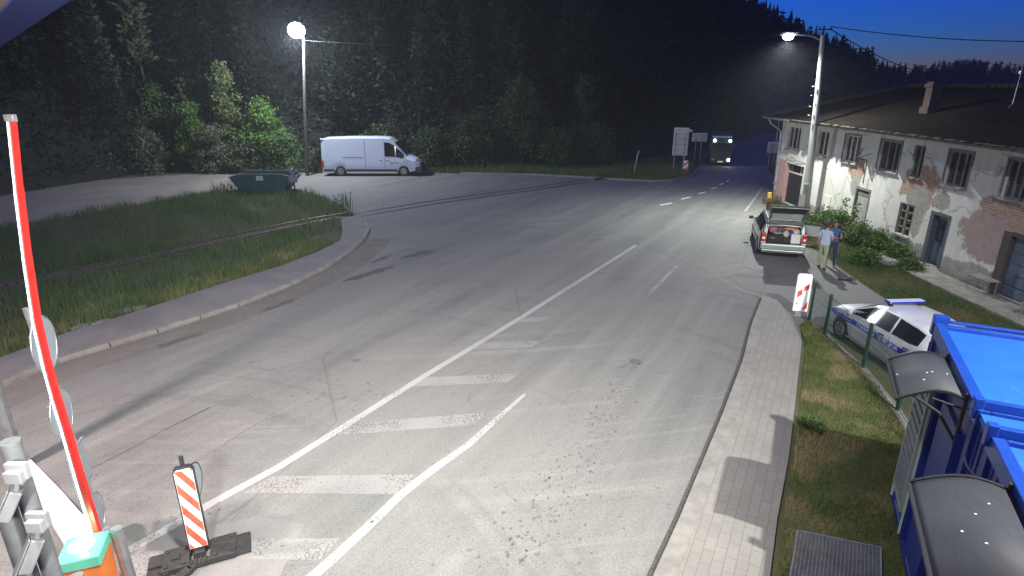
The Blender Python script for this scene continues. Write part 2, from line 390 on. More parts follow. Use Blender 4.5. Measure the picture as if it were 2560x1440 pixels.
    def build(s, name, m, parent=None, world=True, smooth=False, ang=35, bevel=0):
        me = bpy.data.meshes.new(name); me.from_pydata(s.v, [], s.f)
        for x in (m if isinstance(m, (list, tuple)) else [m]): me.materials.append(x)
        if any(s.mi): me.polygons.foreach_set('material_index', s.mi)
        if smooth: me.shade_smooth(); me.set_sharp_from_angle(angle=R(ang))
        me.update()
        o = bpy.data.objects.new(name, me); COL.objects.link(o)
        if bevel:
            bv = o.modifiers.new('bevel', 'BEVEL'); bv.width = bevel; bv.segments = 2; bv.limit_method = 'ANGLE'; bv.angle_limit = R(40)
        if parent is not None:
            o.parent = parent
            if world: o.matrix_parent_inverse = world_of(parent).inverted()
        return o
def world_of(o):
    m = Matrix.LocRotScale(o.location, o.rotation_euler, o.scale)
    if o.parent: m = world_of(o.parent)@o.matrix_parent_inverse@m
    return m
def npmesh(name, V, F, m, parent=None, world=True, smooth=False):
    me = bpy.data.meshes.new(name)
    V = np.asarray(V, dtype=np.float32); F = np.asarray(F, dtype=np.int32)
    k = F.shape[1]
    me.vertices.add(len(V)); me.vertices.foreach_set('co', V.ravel())
    me.loops.add(F.size); me.loops.foreach_set('vertex_index', F.ravel())
    me.polygons.add(len(F)); me.polygons.foreach_set('loop_start', np.arange(0, F.size, k, dtype=np.int32))
    me.update(calc_edges=True); me.materials.append(m)
    if smooth: me.shade_smooth()
    o = bpy.data.objects.new(name, me); COL.objects.link(o)
    if parent is not None:
        o.parent = parent
        if world: o.matrix_parent_inverse = world_of(parent).inverted()
    return o
def tag(o, label, cat, group=None):
    o['label'] = label; o['category'] = cat
    if group: o['group'] = group
    return o
def thing(name, label, cat, loc=(0,0,0), rz=0, group=None):
    o = bpy.data.objects.new(name, None); COL.objects.link(o); o.location = loc; o.rotation_euler = (0,0,rz); o.empty_display_size = .3
    return tag(o, label, cat, group)
def struct(o, kind='structure'): o['kind'] = kind; return o
def copy_tree(o, loc=None, rz=None, scale=None, label=None):
    def rec(a, par):
        c = a.copy(); COL.objects.link(c); c.parent = par
        for ch in a.children: rec(ch, c)
        return c
    c = rec(o, None)
    if loc is not None: c.location = loc
    if rz is not None: c.rotation_euler = (0,0,rz)
    if scale is not None: c.scale = scale if isinstance(scale, tuple) else (scale,)*3
    if label: c['label'] = label
    return c

# ================================================================== THE SETTING
def interp(tab, a):
    if a <= tab[0][0]: return tab[0][1:]
    for p, q in zip(tab, tab[1:]):
        if a <= q[0]:
            t = (a-p[0])/(q[0]-p[0]); return tuple(x+(y-x)*t for x, y in zip(p[1:], q[1:]))
    return tab[-1][1:]
# azimuth (deg, 0 = straight ahead, + right): foot distance, ridge distance, tan(elevation of the tree tops)
RID = [(-75,30,120,.55),(-50,40,130,.5),(-41,47,130,.45),(-30,54,140,.42),(-18,50,150,.40),(-5,49,155,.38),(5,50,160,.34),(10,53,165,.27),(14,58,170,.205),
       (17,66,175,.158),(19.5,76,180,.116),(22.5,92,190,.0885),(26,100,200,.056),(28.8,110,215,.034),(31.2,120,235,.012),(32.9,120,300,.0235),(35.3,120,330,.0310),(39,120,330,.0225),(50,110,330,.02),(75,90,330,.05)]
def hill_z(x, y):
    r = math.hypot(x, y); az = math.degrees(math.atan2(x, y))
    rf, rr, el = interp(RID, az)
    hr = max(CH+rr*el-9.5, 1.0)
    if r <= rf: return -.6
    t = (r-rf)/(rr-rf)
    wob = 1.0*math.sin(x*.09+y*.05)+.8*math.sin(y*.13-x*.04)
    if t <= 1: return -.6+.6*min(1, (r-rf)/1.5)+(hr)*t**.8+wob*min(1, t*4)*.6
    return hr*(1-.25*min(1,(t-1)))+wob*.6

ground = MB().add([(-430,-40,-.02),(430,-40,-.02),(430,480,-.02),(-430,480,-.02)], [(0,1,2,3)]).build('ground', M['soil']); struct(ground)
# hillside
V = []; F = []
azs = np.arange(-78, 78.1, 1.5); ts = np.concatenate([np.linspace(0,1,26), np.linspace(1.08,2,6)])
for a in azs:
    rf, rr, el = interp(RID, a)
    for t in ts:
        r = rf+(rr-rf)*t; x = r*math.sin(R(a)); y = r*math.cos(R(a)); V.append((x, y, hill_z(x, y)))
n = len(ts)
for i in range(len(azs)-1):
    for k in range(n-1): F.append((i*n+k, (i+1)*n+k, (i+1)*n+k+1, i*n+k+1))
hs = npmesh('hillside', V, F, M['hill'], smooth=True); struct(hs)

# lorry park gravel and asphalt
gravel = [(-17.0,45.9),(-21.4,45.9),(-26,44.4),(-30.2,41.6),(-34,38),(-40,30),(-46,20),(-40,16),(-33,20),(-28.5,23.5),(-24.2,27.3),(-22.3,31),(-19.3,36.6),(-17.1,38.2),(-14.0,38.4),(-13.5,42)]
struct(MB().sheet(gravel, -.012).build('gravel_track', M['gravel']))
kin = [(-14.0,-6),(-13.2,4),(-12.2,9),(-11.45,11.64),(-11.03,13.04),(-9.63,14.89),(-8.31,16.9),(-7.35,19.0),(-6.80,20.9),(-6.45,23.2),(-6.42,25.2),(-6.62,26.9),(-7.1,28.3),(-7.9,29.5)]
asph = kin+[(-8.4,30.7),(-9.2,32.1),(-11,35.2),(-13.9,38.2),(-15.2,41),(-16.8,45.7),(-14.7,46.0),(-7.1,46.3),(-3.9,45.2),(1.5,44.5),(5.2,43.1),(8.0,41.9),(10.0,41.3),(11.3,41.7),(12.6,42.9),(13.8,44.6),(15.0,48),(16.4,52.5),(18.3,58),(22,66),(27.5,75),(35,84),(46,94),
        (50,89),(40,80),(32,71),(26.5,62),(23.4,55),(21.6,51),(20.3,47.3),(19.0,42.6),(16.9,38.4),(14.9,34.4),(13.9,32),(13.1,29),(12.7,26.5),(12.45,24.3),(12.35,22.6),(12.09,21.1),(11.95,19.7),(11.8,17.8),(11.9,15),(12.3,12),(12.9,8.2),
        (9.4,8.4),(8.95,10.6),(8.8,12.9),(8.72,14.8),(8.62,15.9),(8.1,15.4),(7.62,14.2),(6.0,11.04),(4.98,9.06),(4.1,7.51),(3.5,6.3),(2.4,4.2),(.2,0),(-3,-6)]
struct(MB().sheet(asph, -.008).build('road', M['asphalt']))
# left pavement behind a concrete kerb
outer = [(-15.4,-6),(-14.5,4),(-13.6,9),(-12.75,12.4),(-12.05,14.5),(-11.07,16.2),(-9.6,19.0),(-8.5,20.9),(-7.75,22.8),(-7.35,24.6),(-7.75,26.4),(-8.2,27.8),(-8.6,29.2)]
kout = [(p[0]-.17, p[1]+.05) for p in kin]
struct(MB().prism(kout+outer[::-1], -.3, .09).build('pavement', M['pavement']))
kb = MB()
for i in range(len(kin)-1):
    a, b = Vector(kin[i]), Vector(kin[i+1]); ns = max(1, round((b-a).length/1.0))
    for k in range(ns):
        p = a.lerp(b, k/ns); q = a.lerp(b, (k+1)/ns-.012)
        kb.beam((p.x-.08,p.y+.02,-.02),(q.x-.08,q.y+.02,-.02), .17, .25)
struct(kb.build('kerb', M['kerb'], bevel=.02))
# right pavement of interlocking blocks
KR = [(7.93,17.61),(6.75,15.4),(5.62,13.04),(4.25,10.48),(3.46,9.06),(2.6,7.51),(1.95,6.4),(.7,4.1),(-1.0,1.0)]
PR = [(8.30,17.30),(8.12,16.4),(7.62,14.25),(6.0,11.04),(4.98,9.06),(4.12,7.51),(3.55,6.4),(2.4,4.2),(.8,1.0)]
def off(pts, d):
    out = []
    for i, p in enumerate(pts):
        t = (Vector(pts[min(i+1,len(pts)-1)])-Vector(pts[max(i-1,0)])).normalized(); out.append((p[0]-t.y*d, p[1]+t.x*d))
    return out
KI = off(KR, .27)
struct(MB().prism([KR[0]]+KI[1:]+PR[::-1], -.3, .056).build('pavement', M['paver']))
struct(MB().prism(KR+KI[::-1], -.3, .062).build('kerb', M['kerb'], bevel=.008))
struct(MB().ribbon(off(KR, -.045), .085, .0045).build('gutter', M['gutter']))
# painted concrete island under the barrier
isl = [G(12,1105), G(70,1150), G(150,1232), G(215,1305), G(262,1375), G(300,1440), (-5.0,5.2),(-5.35,5.2), G(205,1460), G(165,1375), G(105,1275), G(30,1165)]
struct(MB().prism(isl, -.3, .12).build('traffic_island', M['slab'], bevel=.01))
# worn concrete in front of it, where the temporary beacon stands
struct(MB().sheet([G(285,1385),G(470,1325),G(640,1290),G(760,1310),G(700,1440),G(560,1500),G(330,1500)], -.0045).build('road_patch', M['pavement']))
# walkway slabs along the old house
wk = MB(); y0 = 9.0
random.seed(4)
while y0 < 21.6:
    L = random.uniform(1.1, 1.9)
    wk.obox((14.72+random.uniform(-.03,.03), y0+L/2, .03+random.uniform(-.012,.012)), (1.15, L-.03, .12), Matrix.Rotation(random.uniform(-.02,.02), 4, 'Z')); y0 += L
struct(wk.build('path', M['concrete'], bevel=.012))

# road markings
mk = MB(); Z = .0045-.008+.001
solid = [G(1590,613), G(1450,701), G(1300,795), G(1180,868), G(1060,940), G(960,1003), G(850,1072), G(700,1165), G(520,1262), G(400,1332), G(290,1392)]
mk.ribbon(solid, .17, Z)
hatch = [G(1312,985), G(1250,1040), G(1170,1112), G(1080,1175), G(1000,1238), G(915,1320), G(830,1398), G(770,1450)]
mk.ribbon(hatch, [.07,.12,.16,.17,.17,.17,.17,.17], Z)
struct(mk.build('road_marking', M['paint']))
mo = MB()
mo.ribbon([G(1692,664), G(1655,702), G(1608,748)], .13, Z)
for a, b, c, d in (((815,1090),(1185,1062),(1225,1030),(875,1058)), ((1015,967),(1270,955),(1300,933),(1055,943)), ((1178,873),(1330,868),(1350,852),(1205,856)),
                   ((610,1232),(1000,1235),(1050,1185),(680,1190)), ((1285,807),(1350,804),(1375,792),(1310,794)), ((400,1392),(800,1400),(850,1345),(480,1345))):
    mo.sheet([G(*a), G(*b), G(*c), G(*d)], Z-.0008)
mo.sheet([G(270,1440), G(300,1395), G(380,1372), G(400,1385), G(380,1460)], Z)
for pr in (((1769,680),(1935,752)),):
    mo.ribbon([G(*pr[0]), G(1850,722), G(*pr[1])], .07, Z)
struct(mo.build('road_marking', M['paint_old']))
fd = MB()
for a, b in (((1650,513),(1680,507)),((1703,498),(1727,492)),((1746,484),(1763,480)),((1778,472),(1792,468)),((1799,462),(1808,458)),((1816,454),(1823,451))):
    fd.ribbon([G(*a), G(*b)], .16, Z)
struct(fd.build('road_marking', mat('fresh_road_paint', (.78,.79,.80), .5)))
ed = MB(); ed.ribbon([G(1903,470), G(1895,485), G(1880,505), G(1863,528)], .14, Z)
struct(ed.build('road_marking', M['paint']))

# tar joints and long cracks
cj = MB()
for P_ in ([(225,1172),(300,1135),(400,1080),(470,1045),(525,1018)], [(1505,985),(1760,1000),(1600,1120)][:0], [(1260,1010),(1180,1090),(1090,1180)][:0]):
    if P_: cj.ribbon([G(*q) for q in P_], [.012]*(len(P_)-2)+[.03,.04], Z+.0005)
for P_ in ([(1290,720),(1296,770),(1305,800)], [(1175,978),(1172,1000),(1180,1012)], [(560,1110),(640,1060),(700,1035)]):
    cj.ribbon([G(*q) for q in P_], .010, Z+.0005)
struct(cj.build('road_cracks', M['gutter']))
# dirt and oil
random.seed(11)
oil = MB()
def blob(cx, cy, r, el=1.0, rot=0, n=9, z=Z+.0015, b=None):
    pts = []
    for k in range(n):
        t = 2*PI*k/n; q = r*random.uniform(.7, 1.2); x = q*math.cos(t)*el; y = q*math.sin(t)
        pts.append((cx+x*math.cos(rot)-y*math.sin(rot), cy+x*math.sin(rot)+y*math.cos(rot), z))
    b.add(pts+[(cx,cy,z)], [(i,(i+1)%n,n) for i in range(n)])
for k in range(260):
    t = random.random()**.8
    px = 1590-300*t+random.gauss(0, 28+34*t); py = 880+520*t+random.gauss(0, 16)
    x, y = G(px, py); blob(x, y, random.uniform(.008,.026)*(1.25 if random.random() < .15 else 1), random.uniform(1,1.7), 1.05, b=oil)
for k in range(60):
    x, y = G(900+random.gauss(0,90)-90, 930+random.gauss(0,60)); blob(x, y, random.uniform(.012,.04), random.uniform(1,1.8), .5, b=oil)
for k in range(90):
    x, y = G(random.uniform(200,1700), random.uniform(700,1400)); blob(x, y, random.uniform(.008,.025), random.uniform(1,1.6), .6, b=oil)
x, y = G(1590,903); blob(x, y, .13, 1.3, .6, 14, b=oil)
x, y = G(890,900); blob(x, y, .09, 1.3, .6, 9, b=oil)
o = oil.build('oil_stains', M['oil']); o['kind'] = 'stuff'; o['label'] = 'dark oil drips scattered on the grey asphalt'
mud = MB()
for (a, b, wd) in (((868,700),(970,668),.22),((1022,640),(1075,628),.26),((660,775),(735,750),.10),((410,862),(490,838),.12),((930,655),(975,640),.10),((545,775),(700,705),.09)):
    p, q = Vector(G(*a)), Vector(G(*b))
    for k in range(16):
        c = p.lerp(q, k/15); blob(c.x+random.gauss(0,.05), c.y+random.gauss(0,.05), wd*random.uniform(.3,.8), 2.2, math.atan2(q.y-p.y, q.x-p.x), b=mud, z=Z+.001+k*.0001)
o = mud.build('dried_mud', M['mud']); o['kind'] = 'stuff'; o['label'] = 'streaks of dried mud on the asphalt near the left kerb'

# railway track, sunk in the grass and then flush across the asphalt
ctr = [(-22,15.0),(-19.2,16.6),(-16.6,19.0),(-14.7,21.4),(-12.9,24.1),(-11.2,26.6),(-9.7,28.6),(-8.05,30.2),(-4.2,34.0),(.6,37.8),(4.9,41.6),(8.3,45.0),(11.5,48.6),(14.8,52.6)]
def smooth_path(P, n=6):
    out = []
    for i in range(len(P)-1):
        p0 = Vector(P[max(i-1,0)]); p1 = Vector(P[i]); p2 = Vector(P[i+1]); p3 = Vector(P[min(i+2,len(P)-1)])
        for k in range(n):
            t = k/n; out.append(tuple(.5*((2*p1)+(-p0+p2)*t+(2*p0-5*p1+4*p2-p3)*t*t+(-p0+3*p1-3*p2+p3)*t*t*t)))
    out.append(tuple(P[-1])); return out
tr = smooth_path(ctr)
T = thing('railway_track', 'narrow rusty railway track crossing grass and asphalt', 'railway track', (-8,30,0))
for d in (.42, -.42):
    pts = off(tr, d); m = MB()
    for i in range(len(pts)-1):
        a, b = pts[i], pts[i+1]; inroad = -8.6 < a[0] < 5.6
        zz = -.008+.0 if inroad else .12
        m.beam((a[0],a[1],zz-.05),(b[0],b[1],zz-.05), .065, .115 if not inroad else .108)
    m.build('rail', M['rail'], T)
m = MB()
for d in (.50, .33, -.50, -.33): m.ribbon([p for p in off(tr, d) if -8.4 < p[0] < 5.3], .05, Z+.001)
m.build('flangeway', M['gutter'], T)
m = MB(); random.seed(5)
for i in range(0, len(tr)-1):
    a, b = Vector(tr[i]), Vector(tr[i+1])
    if -8.8 < a.x < 5.6: continue
    for k in range(2):
        p = a.lerp(b, k/2); d = (b-a).normalized(); rz = math.atan2(d.y, d.x)
        m.obox((p.x, p.y, .015), (.2, 1.35, .10), Matrix.Rotation(rz, 4, 'Z'))
m.build('sleepers', M['brown'], T)
# light concrete edge beside the crossing
struct(MB().ribbon([p for p in off(smooth_path(ctr), -1.05) if -7.3 < p[0] < 6.0], .13, Z+.0005).build('crossing_edge', M['kerb']))
# low kerb around the grass corner at the far side
fk = [(-3.9,45.35),(1.5,44.65),(5.2,43.25),(8.0,42.05),(10.0,41.45),(11.2,41.85),(12.5,43.05),(13.7,44.75),(14.9,48.1)]
m = MB()
for i in range(len(fk)-1): m.beam((*fk[i],.02),(*fk[i+1],.02), .16, .16)
struct(m.build('kerb', M['kerb']))

# ------------------------------------------------------------------ grasses (nobody could count them)
rng = np.random.default_rng(3)
def inside(poly, X, Y):
    ins = np.zeros(len(X), bool); n = len(poly)
    for i in range(n):
        x1, y1 = poly[i]; x2, y2 = poly[(i+1) % n]
        c = ((y1 > Y) != (y2 > Y)) & (X < (x2-x1)*(Y-y1)/(y2-y1+1e-12)+x1); ins ^= c
    return ins
def blades(name, poly, n, h, wd, m, label, avoid=None, clump=None, lean=.35, zbase=-.02):
    xs = [p[0] for p in poly]; ys = [p[1] for p in poly]
    X = rng.uniform(min(xs), max(xs), n*3); Y = rng.uniform(min(ys), max(ys), n*3)
    k = inside(poly, X, Y)
    if avoid is not None: k &= ~avoid(X, Y)
    X = X[k][:n]; Y = Y[k][:n]; n = len(X)
    hh = rng.uniform(h[0], h[1], n)*(1 if clump is None else clump(X, Y))
    a = rng.uniform(0, 2*PI, n); la = rng.uniform(0, 2*PI, n); ll = hh*lean*rng.uniform(0, 1.2, n)
    wx = np.cos(a)*wd/2; wy = np.sin(a)*wd/2; z0 = np.full(n, zbase)
    mx = X+np.cos(la)*ll*.35; my = Y+np.sin(la)*ll*.35; tx = X+np.cos(la)*ll; ty = Y+np.sin(la)*ll
    V = np.stack([np.stack([X-wx,Y-wy,z0],1), np.stack([X+wx,Y+wy,z0],1), np.stack([mx+wx*.7,my+wy*.7,zbase+hh*.6],1), np.stack([tx,ty,zbase+hh],1), np.stack([mx-wx*.7,my-wy*.7,zbase+hh*.6],1)],1).reshape(-1,3)
    b = np.arange(n)*5
    F = np.concatenate([np.stack([b,b+1,b+2],1), np.stack([b,b+2,b+4],1), np.stack([b+4,b+2,b+3],1)])
    o = npmesh(name, V, F, m); o['kind'] = 'stuff'; o['label'] = label; return o
def wave(X, Y): return .75+.35*np.sin(X*.7+1.9*np.sin(Y*.43))*np.sin(Y*.61+1.2*np.sin(X*.37))+.15*np.sin(X*3.1+Y*2.3)
M['g_tall'] = leaf_mat('tall_grass', (.065,.135,.036), (.10,.175,.055), .6, .3, (.13,.17,.075))
M['g_verge'] = leaf_mat('dry_verge_grass', (.085,.14,.035), (.19,.20,.075), 2.4, .3, (.34,.28,.14))
M['g_lawn'] = leaf_mat('lawn_grass', (.055,.105,.026), (.095,.13,.04), 1.0, .25, (.15,.145,.06))
trk = np.array(tr)
def near_track(X, Y, d=.62):
    D = np.full(len(X), 1e9)
    for i in range(0, len(trk), 1): D = np.minimum(D, (X-trk[i,0])**2+(Y-trk[i,1])**2)
    return (D < d*d)
isle = outer[2:]+[(-8.9,30.6),(-9.7,32.2),(-11.4,35.2),(-14.0,37.9),(-17.1,37.7),(-19.3,36.4),(-22.3,30.7),(-24.4,27.0),(-28.5,23.0),(-33,19.5),(-30,12),(-22,6),(-15.2,6)]
bare = lambda X, Y: ((X+7.9)**2+((Y-25.6)/1.5)**2 < 1.2) | (near_track(X, Y, .5) & (rng.random(len(X)) < .8))
blades('grass', isle, 60000, (.18,.62), .022, M['g_tall'], 'tall green meadow grass around the rusty rails', bare, wave)
blades('grass', [(-12.9,12.4),(-12.2,14.5),(-11.2,16.2),(-9.7,19.2),(-8.6,21.0),(-7.9,22.8),(-7.6,24.6),(-8.6,25.4),(-9.6,22.6),(-11.2,19.0),(-13.6,15.6),(-14.6,12.6)], 16000, (.08,.30), .012, M['g_verge'], 'shorter yellowing grass along the left pavement', None, None)
blades('grass', [(-8.2,45.9),(-4,45.6),(1.5,44.9),(5.3,43.5),(8.1,42.3),(10,41.7),(11.0,42.1),(12.3,43.3),(13.5,45.0),(14.6,48.2),(16,52.6),(13,53.5),(8,49),(2,50),(-8,50)], 26000, (.15,.5), .03, M['g_tall'], 'rough grass on the corner by the white sign panels', lambda X, Y: near_track(X, Y, .4), None)
verge = [(8.42,15.7),(8.5,14.8),(8.42,12.75),(8.0,11.0),(7.6,9.6),(6.9,8.2),(5.4,5.4),(3.6,1.5),(1.2,1.5),(2.5,4.2),(3.6,6.3),(4.2,7.5),(5.08,9.06),(6.12,11.04),(7.75,14.25),(8.0,15.2)]
vs_ = MB().sheet(verge, -.004).build('grass_verge', M['lawn']); struct(vs_)
blades('grass', verge, 90000, (.035,.12), .008, M['g_verge'], 'short dry yellowish grass between block pavement and blue cabins', None, lambda X, Y: .6+.7*(.5+.5*np.sin(X*2.3+Y*1.7)*np.sin(Y*2.9)), .8, -.004)
lawn = [(13.0,28.6),(12.75,26.5),(12.55,24.3),(12.45,22.6),(12.2,21.1),(12.05,19.7),(11.9,17.8),(12.0,15),(12.4,12),(13.0,8.2),(14.2,8.2),(14.15,21.5),(15.3,22.0),(15.4,34.5),(15.0,34.3),(14.1,32)]
struct(MB().sheet(lawn, -.005).build('lawn', M['lawn']))
blades('grass', lawn, 60000, (.03,.16), .013, M['g_lawn'], 'mown green grass between the driveway and the old house', None, None, .6)
blades('grass', [(20.6,47.3),(19.3,42.6),(17.2,38.4),(15.4,35.2),(16.0,35.6),(22,37),(25,50),(27,60),(24,55),(22,51)], 9000, (.2,.6), .035, M['g_tall'], 'roadside grass beyond the corner of the old house')

# ================================================================== OLD TWO-STOREY HOUSE
WX = 15.5
def wrect(px0, px1, tops, bots):
    """rectangle on the facade plane from photo pixels -> y0,y1,z0,z1"""
    a = PX(px0, tops[0], WX); b = PX(px1, tops[1], WX); c = PX(px0, bots[0], WX); d = PX(px1, bots[1], WX)
    return (min(b[1], d[1])*.5+max(b[1], d[1])*.5, (a[1]+c[1])/2, (c[2]+d[2])/2, (a[2]+b[2])/2)
UP = [wrect(1969,2000,(318,322),(372,377)), wrect(2044,2070,(326,329),(382,386)), wrect(2112,2149,(332,337),(391,396)), wrect(2200,2251,(344,351),(410,417)),
      wrect(2283,2311,(355,358),(416,421)), wrect(2370,2427,(369,378),(443,452)), wrect(2516,2575,(396,405),(476,490))]
UP = [(a, b, 3.02 if i not in (1,4) else 3.02, 4.22) for i, (a, b, c, d) in enumerate(UP)]
UP.append((13.6, 15.0, 3.02, 4.22)); UP.append((10.6, 12.0, 3.02, 4.22))
ent = wrect(1956,1999,(452,459),(515,519)); ent = (ent[0], ent[1], .05, 2.25)
brd = wrect(2130,2164,(492,500),(575,580)); brd = (brd[0], brd[1], .45, 2.05)
lowin = wrect(2238,2275,(523,530),(610,618)); lowin = (lowin[0], lowin[1], .75, 1.98)
bdoor = wrect(2316,2359,(544,552),(672,680)); bdoor = (bdoor[0], bdoor[1], .08, 1.98)
gar = (15.35, wrect(2505,2560,(600,618),(735,760))[1], .06, 2.02)
OPEN = UP+[ent, brd, lowin, bdoor, gar]
Y0, Y1, ZT = 9.0, 35.0, 4.52
H = thing('old_house', 'large old two storey house with peeling white plaster and brick patches', 'house', (20.5, 22, 0))
ys = sorted({Y0, Y1}|{v for o in OPEN for v in o[:2]}); zs = sorted({0.0, ZT}|{v for o in OPEN for v in o[2:]})
m = MB()
for i in range(len(ys)-1):
    for k in range(len(zs)-1):
        cy = (ys[i]+ys[i+1])/2; cz = (zs[k]+zs[k+1])/2
        if any(o[0] < cy < o[1] and o[2] < cz < o[3] for o in OPEN): continue
        m.add([(WX,ys[i],zs[k]),(WX,ys[i],zs[k+1]),(WX,ys[i+1],zs[k+1]),(WX,ys[i+1],zs[k])], [(0,1,2,3)])
for (a, b, c, d) in OPEN:
    D = .24
    m.add([(WX,a,c),(WX,b,c),(WX,b,d),(WX,a,d),(WX+D,a,c),(WX+D,b,c),(WX+D,b,d),(WX+D,a,d)], [(0,1,5,4),(1,2,6,5),(2,3,7,6),(3,0,4,7)])
m.add([(WX,Y1,0),(WX,Y1,ZT),(25.5,Y1,ZT),(25.5,Y1,0)], [(0,1,2,3)])
m.add([(25.5,Y0,0),(25.5,Y0,ZT),(25.5,Y1,ZT),(25.5,Y1,0)], [(0,1,2,3)])
m.add([(WX,Y0,0),(WX,Y0,ZT),(25.5,Y0,ZT),(25.5,Y0,0)], [(3,2,1,0)])
def pc(px, py): q = PX(px, py, WX); return q[1], q[2]
pat = []
for (px, py, rx, rz, k) in ((2143,425,.62,.55,0),(2138,462,.34,.45,1),(2300,468,1.05,.80,0),(2298,500,.66,.55,1),(2355,500,.45,.30,1),(2290,555,.34,.6,1),(2470,585,1.25,.95,2),(2505,520,.95,.34,0),(2420,690,1.1,.45,1),(2560,540,.8,.5,0),(2205,600,1.1,.38,1)):
    y, z = pc(px, py); pat.append((y, z, rx, rz, k))
M['plaster'] = plaster_mat(pat, None)
m.build('wall', M['plaster'], H)
# eaves soffit and cornice
m = MB(); m.box(14.82, 26.2, Y0-.6, Y1+.65, ZT+.003, ZT+.09); m.build('soffit', M['wood'], H)
# hipped roof with overhang, tiles as sloping sheet with slightly ragged eaves
ex0, ex1, ey0, ey1, ze = 14.65, 26.35, Y0-.8, Y1+.85, ZT+.10; zr = 6.3; rx = 20.5
random.seed(8)
m = MB()
nx, ny = 26, 130
for i in range(ny):      # west slope in tile courses
    pass
def slope(u, y):
    return ze+(zr-ze)*u
vsx = []
NU, NV = 30, 160
for iu in range(NU+1):
    u = iu/NU; x = ex0+(rx-ex0)*u; ylo = ey0+3.6*u; yhi = ey1-3.6*u
    for iv in range(NV+1):
        t = iv/NV; y = ylo+(yhi-ylo)*t
        z = slope(u, y)+.03*math.sin(y*.9)*math.sin(u*3)+random.uniform(-.018,.018)-(.05*math.sin(PI*u)*1.2)
        vsx.append((x+(random.uniform(-.05,.04) if iu == 0 else 0), y, z))
m.add(vsx, [(a*(NV+1)+b, (a+1)*(NV+1)+b, (a+1)*(NV+1)+b+1, a*(NV+1)+b+1) for a in range(NU) for b in range(NV)])
m.add([(ex1,ey0,ze),(ex1,ey1,ze),(rx,ey1-3.6,zr),(rx,ey0+3.6,zr)], [(0,1,2,3)])
m.add([(ex0,ey1,ze),(ex1,ey1,ze),(rx,ey1-3.6,zr)], [(0,2,1)])
m.add([(ex0,ey0,ze),(ex1,ey0,ze),(rx,ey0+3.6,zr)], [(0,1,2)])
def tile_mat():
    mm = mat('weathered_roof_tiles', (.2,.1,.07), 1.0, spec=.03); g = NG(mm)
    sx = g.new('ShaderNodeSeparateXYZ'); g.l(g.tc.outputs['Object'], sx.inputs[0]); cb = g.new('ShaderNodeCombineXYZ')
    g.l(sx.outputs[1], cb.inputs[0]); g.l(sx.outputs[0], cb.inputs[1])
    b = g.new('ShaderNodeTexBrick'); b.inputs['Scale'].default_value = 1; b.inputs['Brick Width'].default_value = .21; b.inputs['Row Height'].default_value = .19; b.inputs['Mortar Size'].default_value = .012
    b.inputs['Color1'].default_value = (.019,.012,.010,1); b.inputs['Color2'].default_value = (.011,.008,.007,1); b.inputs['Mortar'].default_value = (.01,.008,.007,1)
    g.l(cb.outputs[0], b.inputs[0])
    c = g.mix(g.ramp(g.noise(g.mapping(), 1.1, 5, .7), .42, .68), b.outputs[0], (.006,.006,.005))
    g.color(c); g.bump(b.outputs['Fac'], -.9, .03); return mm
rf = m.build('roof', tile_mat(), H, smooth=True)
m = MB()
for a, b in (((ex0,ey1,ze+.03),(rx,ey1-3.6,zr+.04)),((rx,ey0+3.6,zr+.04),(rx,ey1-3.6,zr+.04)),((ex0,ey0,ze+.03),(rx,ey0+3.6,zr+.04))):
    A, B = Vector(a), Vector(b); L = (B-A).length; k = int(L/.36)
    for i in range(k):
        p = A.lerp(B, i/k); q = A.lerp(B, (i+.93)/k); m.tube([p, q], [.11,.085], 8)
rd = m.build('ridge_tiles', M['tile'], rf)
# lighter loose tile ends along the eaves
m = MB()
for i in range(150):
    y = Y1-.3-i*.17
    if random.random() < .78: m.obox((ex0-.02+random.uniform(-.04,.03), y, ze+.035), (.14, .145, .02), Matrix.Rotation(random.uniform(-.25,.1), 4, 'Y'))
m.build('eaves_tiles', mat('pale_mossy_tile_ends', (.12,.10,.07), .95, nscale=5, col2=(.05,.04,.03)), rf)
def chimney(x, y, s, h):
    zb = slope((x-ex0)/(rx-ex0), y)-.15
    m = MB(); m.box(x-s/2, x+s/2, y-s/2, y+s/2, zb, zb+h); m.box(x-s/2-.05, x+s/2+.05, y-s/2-.05, y+s/2+.05, zb+h-.22, zb+h-.08)
    m.box(x-s/2-.06, x+s/2+.06, y-s/2-.06, y+s/2+.06, zb, zb+.26)
    return m.build('chimney', M['brickred'], rf)
chimney(17.4, 25.7, .40, 1.25); chimney(17.9, 20.1, .45, 1.1)
